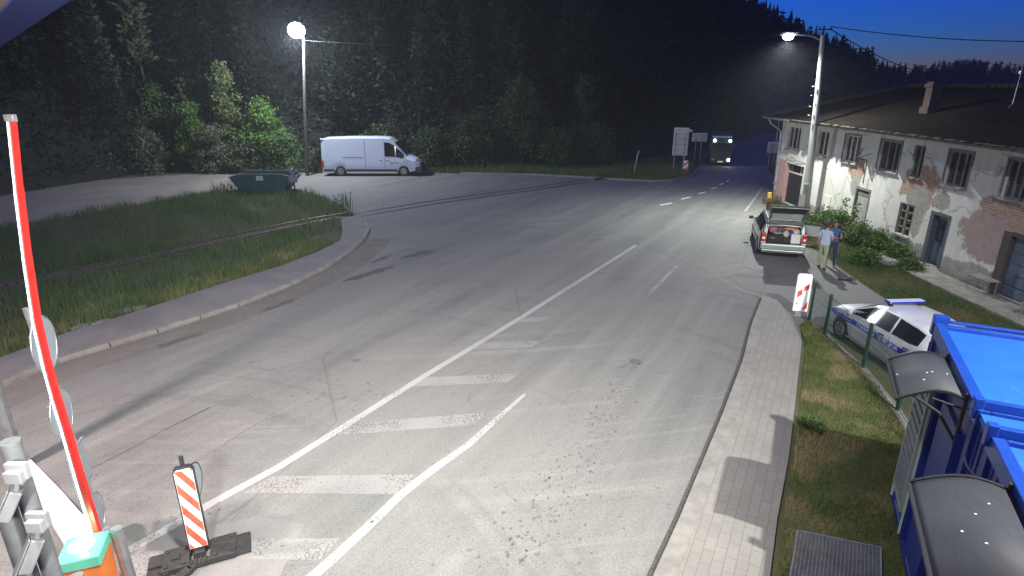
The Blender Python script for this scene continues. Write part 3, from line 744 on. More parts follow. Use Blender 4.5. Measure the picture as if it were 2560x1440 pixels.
# gutter end and downpipe
m = MB(); m.tube([(ex0-.07, ey1-.1, ze-.02),(ex0-.07, ey1-3.5, ze-.03)], .05, 8); m.build('gutter', M['mast'], H)
m = MB(); m.tube([(ex0-.05, Y1-.15, ze-.05),(ex0+.1, Y1-.12, ze-.3),(WX-.08, Y1-.1, ze-.75),(WX-.08, Y1-.1, .35)], .055, 8)
for z in (.9, 2.1, 3.3): m.box(WX-.16, WX+.0, Y1-.18, Y1-.02, z, z+.04)
m.build('downpipe', M['galv'], H)
def window(a, b, c, d, mull=(1/3,2/3), fm=None, depth=.10, sill=True, transom=None):
    x = WX+depth; fm = fm or M['wood']; t = .065
    m = MB(); m.box(x, x+.07, a, a+t, c, d); m.box(x, x+.07, b-t, b, c, d); m.box(x, x+.07, a+t, b-t, d-t, d); m.box(x, x+.07, a+t, b-t, c, c+t)
    for f in mull: y = a+(b-a)*f; m.box(x-.01, x+.06, y-.045, y+.045, c+t, d-t)
    if transom: z = c+(d-c)*transom; m.box(x-.005, x+.055, a+t, b-t, z-.03, z+.03)
    w_ = m.build('window', fm, H)
    g = MB(); g.box(x+.03, x+.04, a+.03, b-.03, c+.03, d-.03); g.build('pane', M['wglass'], w_)
    if sill: s = MB(); s.box(WX-.09, WX+.10, a-.08, b+.08, c-.06, c-.003); s.build('sill', M['concrete'], w_)
    return w_
wframe = mat('pale_window_frame', (.66,.63,.60), .7, nscale=9, col2=(.34,.31,.27))
wdark = mat('grey_window_frame', (.20,.19,.18), .8, nscale=9, col2=(.12,.115,.11))
for i, (a, b, c, d) in enumerate(UP):
    window(a, b, c, d, (.5,) if i in (1,4) else (1/3,2/3), wframe if i in (0,1,2) else wdark)
# pale outer casings of the three wide windows
for i in (2, 3, 5, 6):
    a, b, c, d = UP[i]; m = MB(); t = .07
    m.box(WX-.035, WX-.003, a-t, a, c-.05, d+t); m.box(WX-.035, WX-.003, b, b+t, c-.05, d+t); m.box(WX-.035, WX-.003, a, b, d, d+t)
    m.build('window_casing', M['wood'] if i in (2,) else wdark, H)
# entrance with transom window
a, b, c, d = ent
m = MB(); x = WX+.2
m.box(x, x+.05, a, b, c, 1.72); dr = m.build('door', mat('dark_entrance_door', (.02,.022,.022), .6, nscale=8, col2=(.012,.012,.014)), H, bevel=.008)
m = MB(); m.box(x-.03, x+.04, a, b, 1.722, 1.80); m.box(x-.03, x+.04, a+.3*(b-a)-.03, a+.3*(b-a)+.03, 1.8, d); m.box(x-.03, x+.04, a, b, d-.05, d)
m.build('door_frame', wframe, dr)
m = MB(); m.box(x+.005, x+.02, a, b, 1.8, d-.05); m.build('pane', M['wglass'], dr)
m = MB(); m.box(WX-.004, WX-.001, b+.01, Y1-.25, .1, 2.35); m.box(WX+.001, WX+.23, b-.004, b-.001, .1, d); m.build('painted_surround', M['pink'], H)
m = MB(); m.tube([(WX-.02, ent[1]+.1, 2.42),(WX-.1,(a+b)/2+.2,2.62),(WX-.1,(a+b)/2-.1,2.5),(WX-.02,a-.1,2.48)], .012, 5); m.build('door_wire', M['darkmetal'], H)
m = MB(); y, z = pc(2012, 495); m.box(WX-.07, WX-.003, y-.2, y+.2, z-.28, z+.3); mb = m.build('meter_box', M['brown'], H)
m = MB(); m.box(WX-.09, WX-.072, y-.14, y+.02, z-.02, z+.2); m.box(WX-.09, WX-.072, y-.18, y-.08, z-.25, z-.05); m.box(WX-.09, WX-.072, y+.05, y+.16, z-.2, z+.1); m.build('meters', M['board'], mb)
# plaster niche
y, z = pc(2068, 505); m = MB(); m.box(WX-.03, WX-.002, y-.3, y+.32, z-.15, z+.30); m.box(WX-.03, WX-.002, y-.22, y+.1, z-1.1, z-.15); m.build('plaster_panel', mat('smooth_cream_plaster', (.66,.66,.56), .9, nscale=2, col2=(.58,.58,.48)), H)
# boarded doorway
a, b, c, d = brd; m = MB(); m.box(WX+.06, WX+.09, a+.03, b-.03, c, d-.28); bo = m.build('boarded_opening', M['board'], H)
m = MB(); m.box(WX-.02, WX+.1, a-.04, a+.05, c, d+.05); m.box(WX-.02, WX+.1, b-.05, b+.04, c, d+.05); m.box(WX-.02, WX+.1, a+.05, b-.05, d-.06, d+.05); m.box(WX+.04, WX+.1, a+.05, b-.05, d-.3, d-.14); m.build('frame', M['wood'], bo)
# low window closed with broken boards behind a grid
a, b, c, d = lowin; m = MB(); random.seed(2)
for k in range(9): m.obox((WX+.16, (a+b)/2+random.uniform(-.03,.03), c+.08+k*(d-c-.1)/9), (.02, (b-a)*random.uniform(.75,1), .09), Matrix.Rotation(random.uniform(-.06,.06), 4, 'X'))
bw = m.build('boarded_window', M['brown'], H)
m = MB(); m.box(WX+.02, WX+.1, a, a+.06, c, d); m.box(WX+.02, WX+.1, b-.06, b, c, d); m.box(WX+.02, WX+.1, a+.06, b-.06, d-.06, d); m.box(WX+.03, WX+.08, a+(b-a)*.45, a+(b-a)*.55, c, d-.06)
for k in (1,2,3): m.box(WX+.03, WX+.08, a+.06, b-.06, c+k*(d-c)/4-.015, c+k*(d-c)/4+.015)
m.build('frame', M['wood'], bw)
m = MB(); m.box(WX-.08, WX+.06, a-.06, b+.06, c-.07, c-.003); m.build('sill', M['concrete'], bw)
# faded blue door
a, b, c, d = bdoor; m = MB(); x = WX+.16
m.box(x, x+.05, a+.09, b-.09, c, d-.09); m.box(x-.02, x, a+.14, b-.14, c+.1, c+.72); m.box(x-.02, x, a+.14, b-.14, d-.18, d-.14); dd = m.build('door', M['bluedoor'], H, bevel=.006)
m = MB(); m.box(x-.015, x-.002, a+.2, b-.2, c+.85, d-.25); m.build('pane', M['wglass'], dd)
m = MB(); m.box(WX-.02, x+.05, a-.03, a+.08, c, d+.03); m.box(WX-.02, x+.05, b-.08, b+.1, c, d+.03); m.box(WX-.02, x+.05, a+.08, b-.08, d-.08, d+.03); m.build('door_frame', mat('dull_blue_frame', (.07,.09,.11), .8, nscale=6, col2=(.05,.06,.07)), dd)
m = MB(); m.tube([(x-.05,b-.2,.95),(x-.05,b-.3,.95)], .012, 6); m.build('handle', M['galv'], dd)
m = MB(); m.box(WX-.45, WX+.1, a-.1, b+.15, .0, .07); m.build('doorstep', M['concrete'], H)
# double garage door of blue grey boards
a, b, c, d = gar; m = MB(); x = WX+.12; half = (a+b)/2
for p, q in ((a+.06, half-.01), (half+.01, b-.06)):
    m.box(x, x+.04, p, q, c, d-.06)
    for k in range(6): zz = c+.05+k*(d-c-.15)/5.2; m.box(x-.02, x, p+.05, q-.05, zz, zz+(d-c)/5.2-.10)
gd = m.build('garage_door', M['bluedoor'], H)
m = MB(); m.box(WX-.02, x+.04, a-.06, a+.05, c, d+.05); m.box(WX-.02, x+.04, b-.05, b+.25, c, d+.05); m.box(WX-.02, x+.04, a+.05, b-.05, d-.05, d+.08); m.build('door_frame', mat('dark_door_frame', (.06,.05,.045), .9), gd)
# bracket that once carried wires
y, z = pc(2170, 395)
m = MB(); m.beam((WX-.02,y+.5,z+.35),(WX-.45,y,z-.0), .035,.035); m.beam((WX-.02,y,z-.1),(WX-.45,y,z+.0), .04,.04); m.beam((WX-.45,y,z),(WX-.1,y-.45,z+.25), .03,.03); m.beam((WX-.02,y,z-.1),(WX-.02,y,z-1.1), .02,.02)
m.build('wire_bracket', M['darkmetal'], H)
# rooftop mast
q = (18.3, 22.6); zb = slope((q[0]-ex0)/(rx-ex0), 0)
m = MB(); m.tube([(q[0]-.15,q[1],zb-.1),(q[0],q[1],zb+.06),(q[0],q[1],zb+1.75)], .025, 6); m.box(q[0]-.05,q[0]+.05,q[1]-.05,q[1]+.05,zb+1.1,zb+1.2)
tag(m.build('roof_mast', M['galv']), 'thin bent metal mast standing on the dark tiled roof', 'mast')

# things along the foot of the house
def bench_frame(x, y, rz, label):
    t = thing('metal_stand', label, 'stand', (x, y, .09), rz, 'low metal stands along the house')
    m = MB(); m.box(-.22,.22,-.42,.42,.42,.45); m.build('top', M['concrete'], t, world=False)
    for sx in (-.18,.18):
        m = MB()
        for sy in (-.36,.36): m.tube([(sx,sy,0),(sx,sy,.42)], .018, 6)
        m.tube([(sx,-.36,.1),(sx,.36,.1)], .012, 6); m.build('leg', M['galv'], t, world=False)
bench_frame(15.15, 18.05, 0, 'low metal stand with a thin top against the wall between the blue door and garage')
x, y = G(2543, 800); bench_frame(14.75, 15.4, .1, 'low metal stand beside the garage door at the edge of the walkway')
x, y = G(2212, 664); m = MB(); m.tube([(x-.55,y+.35,.12),(x+.0,y,.13),(x+.5,y-.4,.13)], [.11,.12,.10], 10); tag(m.build('fallen_log', M['concrete'], smooth=True), 'short pale concrete post lying in the grass below the bushes', 'post')
# yellow box on a red post by the corner of the house
x, y = G(1918, 525); T = thing('hydrant', 'yellow box on a rusty red post among weeds at the house corner', 'hydrant', (x, y, 0))
m = MB(); m.tube([(x,y,0),(x,y,.62)], .08, 10); m.obox((x-.05,y-.05,.55),(.36,.26,.14)); m.build('post', mat('rusty_red', (.20,.06,.04), .9, nscale=9, col2=(.10,.05,.04)), T)
m = MB(); m.box(x-.08,x+.10,y-.08,y+.08,.64,.95); m.build('box', M['yellow'], T, bevel=.02)

# ================================================================== LAMP POSTS
T = thing('street_lamp', 'tall grey lamp post with blazing white head behind the white van', 'street lamp', (-15.25, 44.3, 0), 0, 'street lamps')
m = MB(); m.tube([(-15.25,44.3,-.3),(-14.85,44.3,5),(-14.42,44.3,9.5)], [.14,.12,.085], 12); m.build('pole', mat('dull_concrete_pole', (.08,.08,.078), .9, nscale=5, col2=(.055,.055,.054), stretch=(1,1,.2)), T, smooth=True)
m = MB(); m.tube([(-14.42,44.3,9.4),(-14.45,44.2,9.95),(-14.6,44.05,10.15)], .04, 8); m.build('arm', M['galv'], T)
m = MB(); m.obox((-14.72,43.9,10.22),(.95,.6,.16), Matrix.Rotation(.35,4,'X')); m.build('lamp_head', M['grey'], T, bevel=.03)
# round diffuser bowl, enlarged to stand in for the lamp's glare
m = MB(); rings = []
for i in range(9):
    t = i/8*PI; rings.append((-14.72, 43.85, 9.90-.50*math.cos(t)*1.0, .56*math.sin(t)+.004))
m.tube([(a,b,c) for a,b,c,r in rings], [r for a,b,c,r in rings], 16); m.build('diffuser', M['lamphead'], T, smooth=True)
T = thing('street_lamp', 'thick white lamp post with outreach arm in front of the old house', 'street lamp', (14.85, 29.6, 0), 0, 'street lamps')
m = MB(); m.tube([(14.85,29.6,-.3),(14.72,29.6,3),(14.55,29.6,6),(14.36,29.6,8.55)], [.22,.18,.135,.10], 14); m.build('pole', M['pole'], T, smooth=True)
m = MB(); m.tube([(14.4,29.6,8.3),(13.9,29.65,8.52),(13.1,29.7,8.6)], .035, 8); m.build('arm', M['galv'], T)
m = MB(); m.obox((12.85,29.7,8.62),(.75,.32,.13)); m.build('lamp_head', M['grey'], T, bevel=.03)
m = MB(); rings = [(12.78, 29.62, 8.48-.13*math.cos(i/6*PI), .23*math.sin(i/6*PI)+.004) for i in range(7)]
m.tube([(a,b,c) for a,b,c,r in rings], [r for a,b,c,r in rings], 14); m.build('diffuser', M['lamphead'], T, smooth=True)
m = MB(); m.beam((14.36,29.6,8.5),(14.36,29.6,8.95),.06,.06); m.beam((14.1,29.6,8.8),(14.75,29.6,8.8),.05,.05)
for x in (14.15,14.7): m.tube([(x,29.6,8.8),(x,29.6,8.95)],.035,8)
m.build('insulator_bracket', M['darkmetal'], T)
m = MB(); m.obox((14.6,29.38,1.5),(.25,.12,.5)); m.build('junction_box', M['grey'], T, bevel=.02)
m = MB()
for z in (5.0,5.4,5.9,6.3): m.tube([(14.38-.08*(z%2),29.5,z),(14.2,29.5,z+.02)],.025,6)
m.build('insulators', M['board'], T)
def cable(label, a, b, sag, r=.018):
    A, B = Vector(a), Vector(b); pts = []
    for i in range(25):
        t = i/24; p = A.lerp(B, t); p.z -= sag*4*t*(1-t); pts.append(p)
    tag(MB().tube(pts, r, 5).build('overhead_cable', M['black']), label, 'cable', 'overhead cables')
cable('upper overhead cable running right from the pole top above the house roof', (14.7,29.6,8.92), (31,22,8.9), .85, .02)
cable('lower sagging overhead cable from the pole top down behind the house roof', (14.6,29.6,8.85), (38,50,7.0), .9, .025)
cable('thin overhead cable stretched between the two street lamps', (14.3,29.6,8.7), (-14.45,44.3,9.3), .5, .006)

# ================================================================== FORECOURT LAMPS ABOVE / BEHIND THE CAMERA, CANOPY
C = thing('canopy', 'edge of a canopy roof with blue trim and tan soffit, top corner above the camera', 'canopy', (-6, 2, 6.9))
A = Vector((-2.76,4.08)); B = Vector((-7.0,8.74)); d = (B-A).normalized(); nn = Vector((-d.y, d.x))   # nn points to camera-left
E0 = A-d*4.2; E1 = B+d*1.2
if nn.dot(Vector((-1,-1))) < 0: nn = -nn
m = MB(); m.prism([(E0+nn*0).to_tuple(), (E1).to_tuple(), (E1+nn*.27).to_tuple(), (E0+nn*.27).to_tuple()], 6.9, 7.25); m.build('edge_trim', M['canopyblue'], C)
m = MB(); m.prism([(E0+nn*.272).to_tuple(), (E1+nn*.272).to_tuple(), (E1+nn*5.5).to_tuple(), (E0+nn*5.5).to_tuple()], 6.915, 7.2); m.build('soffit_panel', M['canopytan'], C)
m = MB()
for p in ((E1+nn*1.2), (E1+nn*4.6)): m.tube([(p.x,p.y,0),(p.x,p.y,6.91)], .12, 10)
m.build('column', M['galv'], C)

# ================================================================== BLUE CABINS
ca = R(26); D = Vector((math.sin(ca), math.cos(ca), 0)); Pn = Vector((math.cos(ca), -math.sin(ca), 0))     # D away from camera along the fronts, Pn to the right
FL = Vector((*G(2337, 806, 3.1), 0))                                                                  # far left corner
RZ = -ca
def cabin_fr(q): return FL-D*q.x+Pn*q.y+Vector((0,0,q.z))      # x = along front towards camera, y = depth, z = up
def cabin(name, label, s0, s1, depth=6.0, ztop=3.1):
    base = cabin_fr(Vector(((s0+s1)/2, depth/2, 0)))
    t = thing(name, label, 'cabin', base, 0, 'blue office cabins')
    def bx(nm, x0, x1, y0, y1, z0, z1, mt, par=None, bevel=.006):
        m = MB(); m.prism([(x0,y0),(x1,y0),(x1,y1),(x0,y1)], z0, z1, fr=cabin_fr); return m.build(nm, mt, par or t, bevel=bevel)
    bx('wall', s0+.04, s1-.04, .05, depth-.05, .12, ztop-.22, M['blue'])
    # base frame, corner posts, roof frame
    m = MB()
    for (x0,x1,y0,y1) in ((s0,s1,0,.12),(s0,s1,depth-.12,depth),(s0,s0+.12,.12,depth-.12),(s1-.12,s1,.12,depth-.12)):
        for z0, z1 in ((.02,.16),(ztop-.2,ztop)): m.prism([(x0,y0),(x1,y0),(x1,y1),(x0,y1)], z0, z1, fr=cabin_fr, mi=1 if z0 < 1 else 0)
    for x0 in (s0, s1-.12):
        for y0 in (0, depth-.12): m.prism([(x0,y0),(x0+.12,y0),(x0+.12,y0+.12),(x0,y0+.12)], .16, ztop-.2, fr=cabin_fr, mi=1)
    m.build('frame', [M['bluetrim'], M['blue']], t, bevel=.01)  # top rails in brighter blue, posts and base in the wall's shaded blue
    # slightly domed roof sheet
    m = MB(); n = 10
    vs = []
    for i in range(n+1):
        for j in range(n+1):
            u, v = i/n, j/n; zz = ztop-.05+.05*math.sin(PI*min(1,u*1.0))**.5*math.sin(PI*v)**.35
            vs.append(cabin_fr(Vector((s0+.125+(s1-s0-.25)*u, .125+(depth-.25)*v, zz))))
    m.add(vs, [(i*(n+1)+j, (i+1)*(n+1)+j, (i+1)*(n+1)+j+1, i*(n+1)+j+1) for i in range(n) for j in range(n)])
    m.build('roof', M['blueroof'], t, smooth=True)
    return t
c1 = cabin('office_cabin', 'blue office cabin with louvred window beside the police car', 0, 2.74)
c2 = cabin('office_cabin', 'blue office cabin nearest the camera with larger awning over its door', 3.224, 9.2)
def fbox(m, x0, x1, z0, z1, y0=-.02, y1=.049): m.prism([(x0,y0),(x1,y0),(x1,y1),(x0,y1)], z0, z1, fr=cabin_fr)
# link piece between both roofs and the raised beams
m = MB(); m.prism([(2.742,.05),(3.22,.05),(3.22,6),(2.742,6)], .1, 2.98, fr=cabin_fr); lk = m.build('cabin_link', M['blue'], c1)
m = MB(); m.prism([(2.742,.03),(3.22,.03),(3.22,6),(2.742,6)], 2.985, 3.06, fr=cabin_fr); m.build('link_roof', M['blueroof'], lk)
for s in (2.64, 3.224):
    m = MB(); m.prism([(s,-.02),(s+.08,-.02),(s+.08,6),(s,6)], 3.103, 3.20, fr=cabin_fr); m.prism([(s-.01,-.045),(s+.09,-.045),(s+.09,.05),(s-.01,.05)], 2.98, 3.22, fr=cabin_fr)
    m.build('roof_beam', M['bluetrim'], c1 if s < 3 else c2, bevel=.01)
# far end frame post with bracket (seen above the first roof)
m = MB(); m.prism([(-.12,-.02),(-.002,-.02),(-.002,.18),(-.12,.18)], 2.9, 3.2, fr=cabin_fr); m.prism([(-.08,0.18),(-.002,.18),(-.002,6),(-.08,6)], 3.1, 3.14, fr=cabin_fr); m.build('end_beam', M['bluetrim'], c1, bevel=.015)
# louvred shutter, door, handle
def front_s(px, py):
    """intersect pixel ray with the cabin front plane -> (s, z)"""
    dx, dy, dz = ray(px, py); dv = Vector((dx,dy,dz)); o = Vector((0,0,CH))
    t = (FL-o).dot(Pn)/dv.dot(Pn); p = o+dv*t; return -(p-FL).dot(D), p.z
m = MB()
for k in range(13):
    z = .50+k*.155; fbox(m, .20, .92, z, z+.10, -.055, -.02)
sh = m.build('louvre_shutter', mat('grey_louvres', (.22,.24,.26), .45, .2, nscale=5, col2=(.16,.175,.19)), c1)
m = MB(); fbox(m, .15, .20, .42, 2.56, -.06, .048); fbox(m, .92, .97, .42, 2.56, -.06, .048); fbox(m, .20, .92, 2.50, 2.56, -.06, .048); fbox(m, .20, .92, .42, .48, -.06, .048); fbox(m, .20, .92, .48, 2.50, .0, .048)
m.build('frame', mat('pale_grey_frame', (.34,.37,.38), .4, .3), sh)
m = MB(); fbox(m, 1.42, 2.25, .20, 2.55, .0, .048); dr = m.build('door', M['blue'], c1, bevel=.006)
m = MB()
for s in (1.20, 1.30, 2.4): fbox(m, s, s+.008, .2, 2.6, -.04, .048)
fbox(m, .02, .05, .1, 2.8, -.012, .048); m.build('panel_seams', M['blue'], c1)
m = MB()
for s in (2.86, 3.0, 3.12): fbox(m, s, s+.01, .16, 2.9, .035, .0495)
m.build('panel_seams', M['blue'], lk)
def pt(s, y, z): return cabin_fr(Vector((s, y, z)))
m = MB(); m.tube([pt(2.14,-.0,1.25), pt(2.14,-.07,1.25), pt(2.02,-.07,1.25)], .014, 8); m.tube([pt(2.14,-.0,1.38), pt(2.14,-.025,1.38)], .03, 10); m.build('handle', M['galv'], dr)
s_, z_ = front_s(2428, 1110)
m = MB(); fbox(m, 3.05, 3.13, 2.30, 2.38, .0, .049); m.tube([pt(3.1,.04,2.50), pt(3.06,-.05,2.58), pt(3.02,-.08,2.66)], .010, 6); m.tube([pt(3.1,.045,2.48), pt(3.1,-.03,2.48)], .025, 10); m.build('sensor_bracket', M['grey'], lk)
# green-white vertical strips painted as streaks of light reflected on the cabin front
strip = mat('pale_green_streak', (.45,.60,.45), .4)
m = MB(); fbox(m, .04, .065, .1, 2.2, -.03, -.0); m.build('reflection_streak', strip, c1)
m = MB(); fbox(m, 1.02, 1.045, .1, 2.2, -.03, -.0); m.build('reflection_streak', strip, c1)
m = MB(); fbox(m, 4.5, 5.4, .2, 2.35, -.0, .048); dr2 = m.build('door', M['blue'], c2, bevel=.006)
m = MB(); m.tube([pt(4.6,-.0,1.3), pt(4.6,-.07,1.3), pt(4.75,-.07,1.3)], .014, 8); m.build('handle', M['galv'], dr2)
m = MB()
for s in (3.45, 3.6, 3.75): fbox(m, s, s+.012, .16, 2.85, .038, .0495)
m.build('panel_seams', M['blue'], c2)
def awning(label, s0, s1, proj, z0, par_loc):
    """arched polycarbonate canopy, bolted to the cabin front"""
    t = thing('door_awning', label, 'awning', pt((s0+s1)/2, 0, z0), 0, 'arched awnings on the blue cabins')
    n = 12; prof = []
    for i in range(n+1):
        u = i/n; prof.append((-proj*u, z0+.17*math.sin(PI*(.18+.82*u)*.98)-.10-.06*u))
    m = MB(); vs = []
    for (y, z) in prof:
        for s in (s0+.02, s1-.02): vs.append(pt(s, y, z))
    m.add(vs, [(2*i,2*i+1,2*i+3,2*i+2) for i in range(n)]); sh = m.build('sheet', M['awning'], t, smooth=True)
    sm = sh.modifiers.new('thick', 'SOLIDIFY'); sm.thickness = .008
    for s in (s0, s1):
        m = MB(); pts = [pt(s, y, z+.004) for y, z in prof]
        for a, b in zip(pts, pts[1:]): m.beam(a, b, .035, .03)
        m.build('side_rail', M['darkmetal'], t)
        m = MB(); m.tube([pt(s, -.01, z0-.55), pt(s, -.35*proj, z0-.22), pt(s, -.78*proj, z0-.06)], .018, 8); m.tube([pt(s,-.01,z0-.6),pt(s,-.01,z0+.08)], .02, 8); m.tube([pt(s,-.01,z0-.12),pt(s,-.5*proj,z0-.05)], .014, 6); m.build('bracket', M['black'], t)
    m = MB(); y, z = prof[-1]; m.beam(pt(s0,y,z), pt(s1,y,z), .03, .035); y, z = prof[0]; m.beam(pt(s0,y-.015,z), pt(s1,y-.015,z), .03, .04); m.build('cross_rail', M['darkmetal'], t)
    m = MB(); random.seed(int(s0*10))
    for k in range(5):
        u = random.random(); i = int(u*n); y, z = prof[min(i,n-1)]; c = pt(random.uniform(s0+.1,s1-.1), y, z+.012); m.obox(c, (.02,.013,.003))
    m.build('bird_droppings', M['slab'], t)
    return t
for nm, px, py in (('a1',2360,885),('a1n',2408,985),('a2',2495,1180),('a2n',2560,1390)): print(nm, front_s(px, py))
for nm, px, py in (('shutterTL',2262,1000),('shTR',2330,985),('shB',2243,1235),('stripL',2190,1228),('door handle',2425,1110),('latch',2275,1195)): print(nm, front_s(px, py))
awning('smaller arched smoked awning over the louvred window of the first blue cabin', 1.15, 2.32, .66, 3.0, None)
awning('larger arched smoked awning over the door of the nearest blue cabin', 4.1, 5.5, .74, 3.0, None)

# steel grating step at the cabin door
T = thing('steel_grating', 'galvanised steel grating lying on the grass in front of the blue cabin', 'grating', (*G(2080,1420),0))
a = Vector((*G(1993,1335),.05)); b = Vector((*G(2200,1378),.05)); c = Vector((*G(2200,1560),.05)); d4 = Vector((*G(1965,1500),.05))
m = MB()
for p, q in ((a,b),(b,c),(c,d4),(d4,a)): m.beam(p, q, .02, .045)
m.build('frame', M['galv'], T)
m = MB(); n = 42
for k in range(1, n): m.beam(a.lerp(d4, k/n), b.lerp(c, k/n), .006, .03)
m.build('bars', M['galv'], T)
m = MB(); n = 22
for k in range(1, n): m.beam(a.lerp(b, k/n), d4.lerp(c, k/n), .009, .02)
m.build('cross_bars', M['galv'], T)
q = pt(3.05, -.12, 0)
m = MB(); m.obox((q.x+.02, q.y, .36), (.05,.34,.5), Matrix.Rotation(R(-20),4,'Z')@Matrix.Rotation(R(12),4,'Y')); tag(m.build('white_sheet', M['slab'], bevel=.008), 'white board leaning on the blue cabin beside the grating', 'board')

# ================================================================== BARRIER, BEACONS, SIGNS, FENCE, SKIP
YB = 6.1
bp = [PY(28,303,YB), PY(45,470,YB), PY(66,640,YB), PY(90,800,YB), PY(113,900,YB), PY(137,990,YB), PY(165,1080,YB), PY(195,1185,YB), PY(222,1275,YB), PY(243,1345,YB)]
T = thing('boom_barrier', 'raised boom barrier with red and glowing white boom and orange cabinet', 'barrier', (-5.25,5.8,0))
m = MB(); m2 = MB(); m3 = MB()
for i, (a, b) in enumerate(zip(bp, bp[1:])):
    A, B = Vector(a), Vector(b); k = .72+.05*i
    m.beam(A+Vector((.028*k,0,0)), B+Vector((.028*k,0,0)), .062*k, .055*k, up=(0,1,0))
    m2.beam(A+Vector((-.026*k,0,0)), B+Vector((-.026*k,0,0)), .040*k, .053*k, up=(0,1,0))
    m3.beam(A+Vector((-.003*k,-.030*k,0)), B+Vector((-.003*k,-.030*k,0)), .010, .005, up=(0,1,0))
m.build('boom', M['red'], T); m2.build('light_strip', M['boomwhite'], T); m3.build('edge_profile', M['galv'], T)
a = Vector(bp[0]); m = MB(); m.obox(a+Vector((0,0,.03)), (.095,.06,.07)); m.build('end_cap', M['galv'], T, bevel=.006)
b0 = Vector(bp[-1])
m = MB(); m.obox(b0+Vector((0,.02,-.02)), (.17,.12,.2)); m.tube([b0+Vector((0,-.02,-.05)), b0+Vector((0,.22,-.05))], .06, 12); m.build('pivot', M['galv'], T, bevel=.01)
cr = Matrix.Rotation(R(20), 4, 'Z'); cc = Vector((*G(208,1372,1.0), 0))
m = MB(); m.obox(cc+Vector((0,0,.44)), (.42,.44,.88), cr); cb = m.build('cabinet', M['orange'], T, bevel=.015)
m = MB(); m.obox(cc+Vector((0,0,.955)), (.46,.48,.15), cr); ld = m.build('cabinet_lid', M['greenlid'], T, bevel=.02)
m = MB(); m.tube([cc+Vector((-.03,.03,1.032)), cc+Vector((-.03,.03,1.05)), cc+Vector((-.03,.03,1.056))], [.15,.14,.03], 20); m.build('status_lamp', M['greenglow'], ld, smooth=True)
lamp('status_lamp_light', tuple(cc+Vector((-.05,.05,1.2))), 16, (.15,1,.5), .04)
m = MB(); m.tube([cc+Vector((.22,.32,-.0)), cc+Vector((.20,.32,1.02))], .075, 10); m.build('support_post', M['galv'], T, smooth=True)

YS = 7.0
T = thing('sign_post', 'galvanised post behind the boom carrying signs seen from behind at a grazing angle', 'sign post', (-6.05,YS,0))
m = MB(); m.tube([(-5.98,YS,-.1),(-6.03,YS,1.6),(-6.16,YS,3.72)], .042, 10); m.build('post', M['galv'], T, smooth=True)
ang = R(-52); nr = Vector((math.cos(ang), -math.sin(ang)*-1, 0)).normalized()
nr = Vector((.83,-.56,0)).normalized()
sf = mat('sign_face_white', (.7,.7,.72), .4, nscale=20, col2=(.5,.45,.55))
for (px, py, r) in ((98,862,.37),(142,1035,.35),(229,1290,.33)):
    p = Vector(PY(px, py, YS)); nrr = Vector((.95,.33,0)).normalized()
    m = MB(); m.disc(p+nrr*.055, nrr, r, .006, 32); s1 = m.build('round_sign', M['signback'], T)
    m = MB(); tdir = nrr.cross(Vector((0,0,1)));  pts = [p+nrr*.055+(tdir*math.cos(t)+Vector((0,0,1))*math.sin(t))*r for t in [2*PI*k/32 for k in range(33)]]; m.tube(pts, .012, 6, False); m.build('rim', M['galv'], s1)
    m = MB(); m.obox(p+Vector((0,0,.12)), (.12,.12,.04)); m.obox(p-Vector((0,0,.12)), (.12,.12,.04)); m.build('clamp', M['galv'], s1)
p = Vector(PY(188,1172,YS)); nrr = Vector((.95,.33,0)).normalized(); rot = Matrix.Rotation(math.atan2(nrr.y, nrr.x), 4, 'Z')
m = MB(); m.obox(p+nrr*.055, (.006,.60,.62), rot); s1 = m.build('square_sign', M['signback'], T, bevel=.002)
m = MB(); m.obox(p+nrr*.055+Vector((0,0,.31)), (.03,.62,.02), rot); m.obox(p+nrr*.055-Vector((0,0,.31)), (.03,.62,.02), rot); m.build('rim', M['galv'], s1)

# camera mast bottom left
T = thing('camera_mast', 'grey tubular mast in the bottom left corner carrying two bullet cameras', 'mast', (-4.0,4,0))
m = MB(); m.tube([(-3.95,4,-.1),(-3.95,4,3.72)], .068, 14); m.tube([(-3.95,4,3.72),(-3.95,4,3.75)], .072, 14); m.build('pole', M['mast'], T, smooth=True)
m = MB(); m.tube([(-4.14,3.98,-.1),(-4.14,3.98,3.1)], .075, 14); m.tube([(-4.14,3.98,3.1),(-4.14,3.98,3.13)], .08, 14); m.build('pole', M['mast'], T, smooth=True)
m = MB(); m.tube([(-3.80,4.05,-.1),(-3.80,4.05,2.35)], .055, 12); m.build('pole', M['mast'], T, smooth=True)
def bullet(p, d, label, s=1.0):
    p = Vector(p); d = Vector(d).normalized()
    t = thing('security_camera', label, 'camera', p, 0, 'bullet cameras on the mast'); rot = d.to_track_quat('X', 'Z').to_matrix().to_4x4()
    m = MB(); m.obox(p+d*.11*s, (.27*s,.085*s,.085*s), rot); m.build('body', M['grey'], t, bevel=.012)
    m = MB(); m.obox(p+d*.13*s+rot.to_3x3()@Vector((0,0,.052*s)), (.31*s,.10*s,.012), rot); m.build('sun_shield', M['grey'], t, bevel=.004)
    m = MB(); m.tube([p+d*.245*s, p+d*.252*s], .032*s, 12); m.build('lens', M['black'], t)
    m = MB(); m.tube([p-d*.02, p-d*.03+Vector((.03,0,.10))], .022, 8); m.obox(p-d*.03+Vector((.03,-.0,.13)), (.13,.10,.10)); m.obox(p-d*.03+Vector((.03,.02,.16)),(.16,.05,.14)); m.build('bracket', M['grey'], t, bevel=.008)
bullet(PY(40,1232,3.8), (-.5,-.25,-1.0), 'upper bullet camera on the left of the grey mast')
bullet(PY(92,1352,3.8), (-.42,-.35,-1.0), 'lower bullet camera hanging lowest on the grey mast', 1.1)

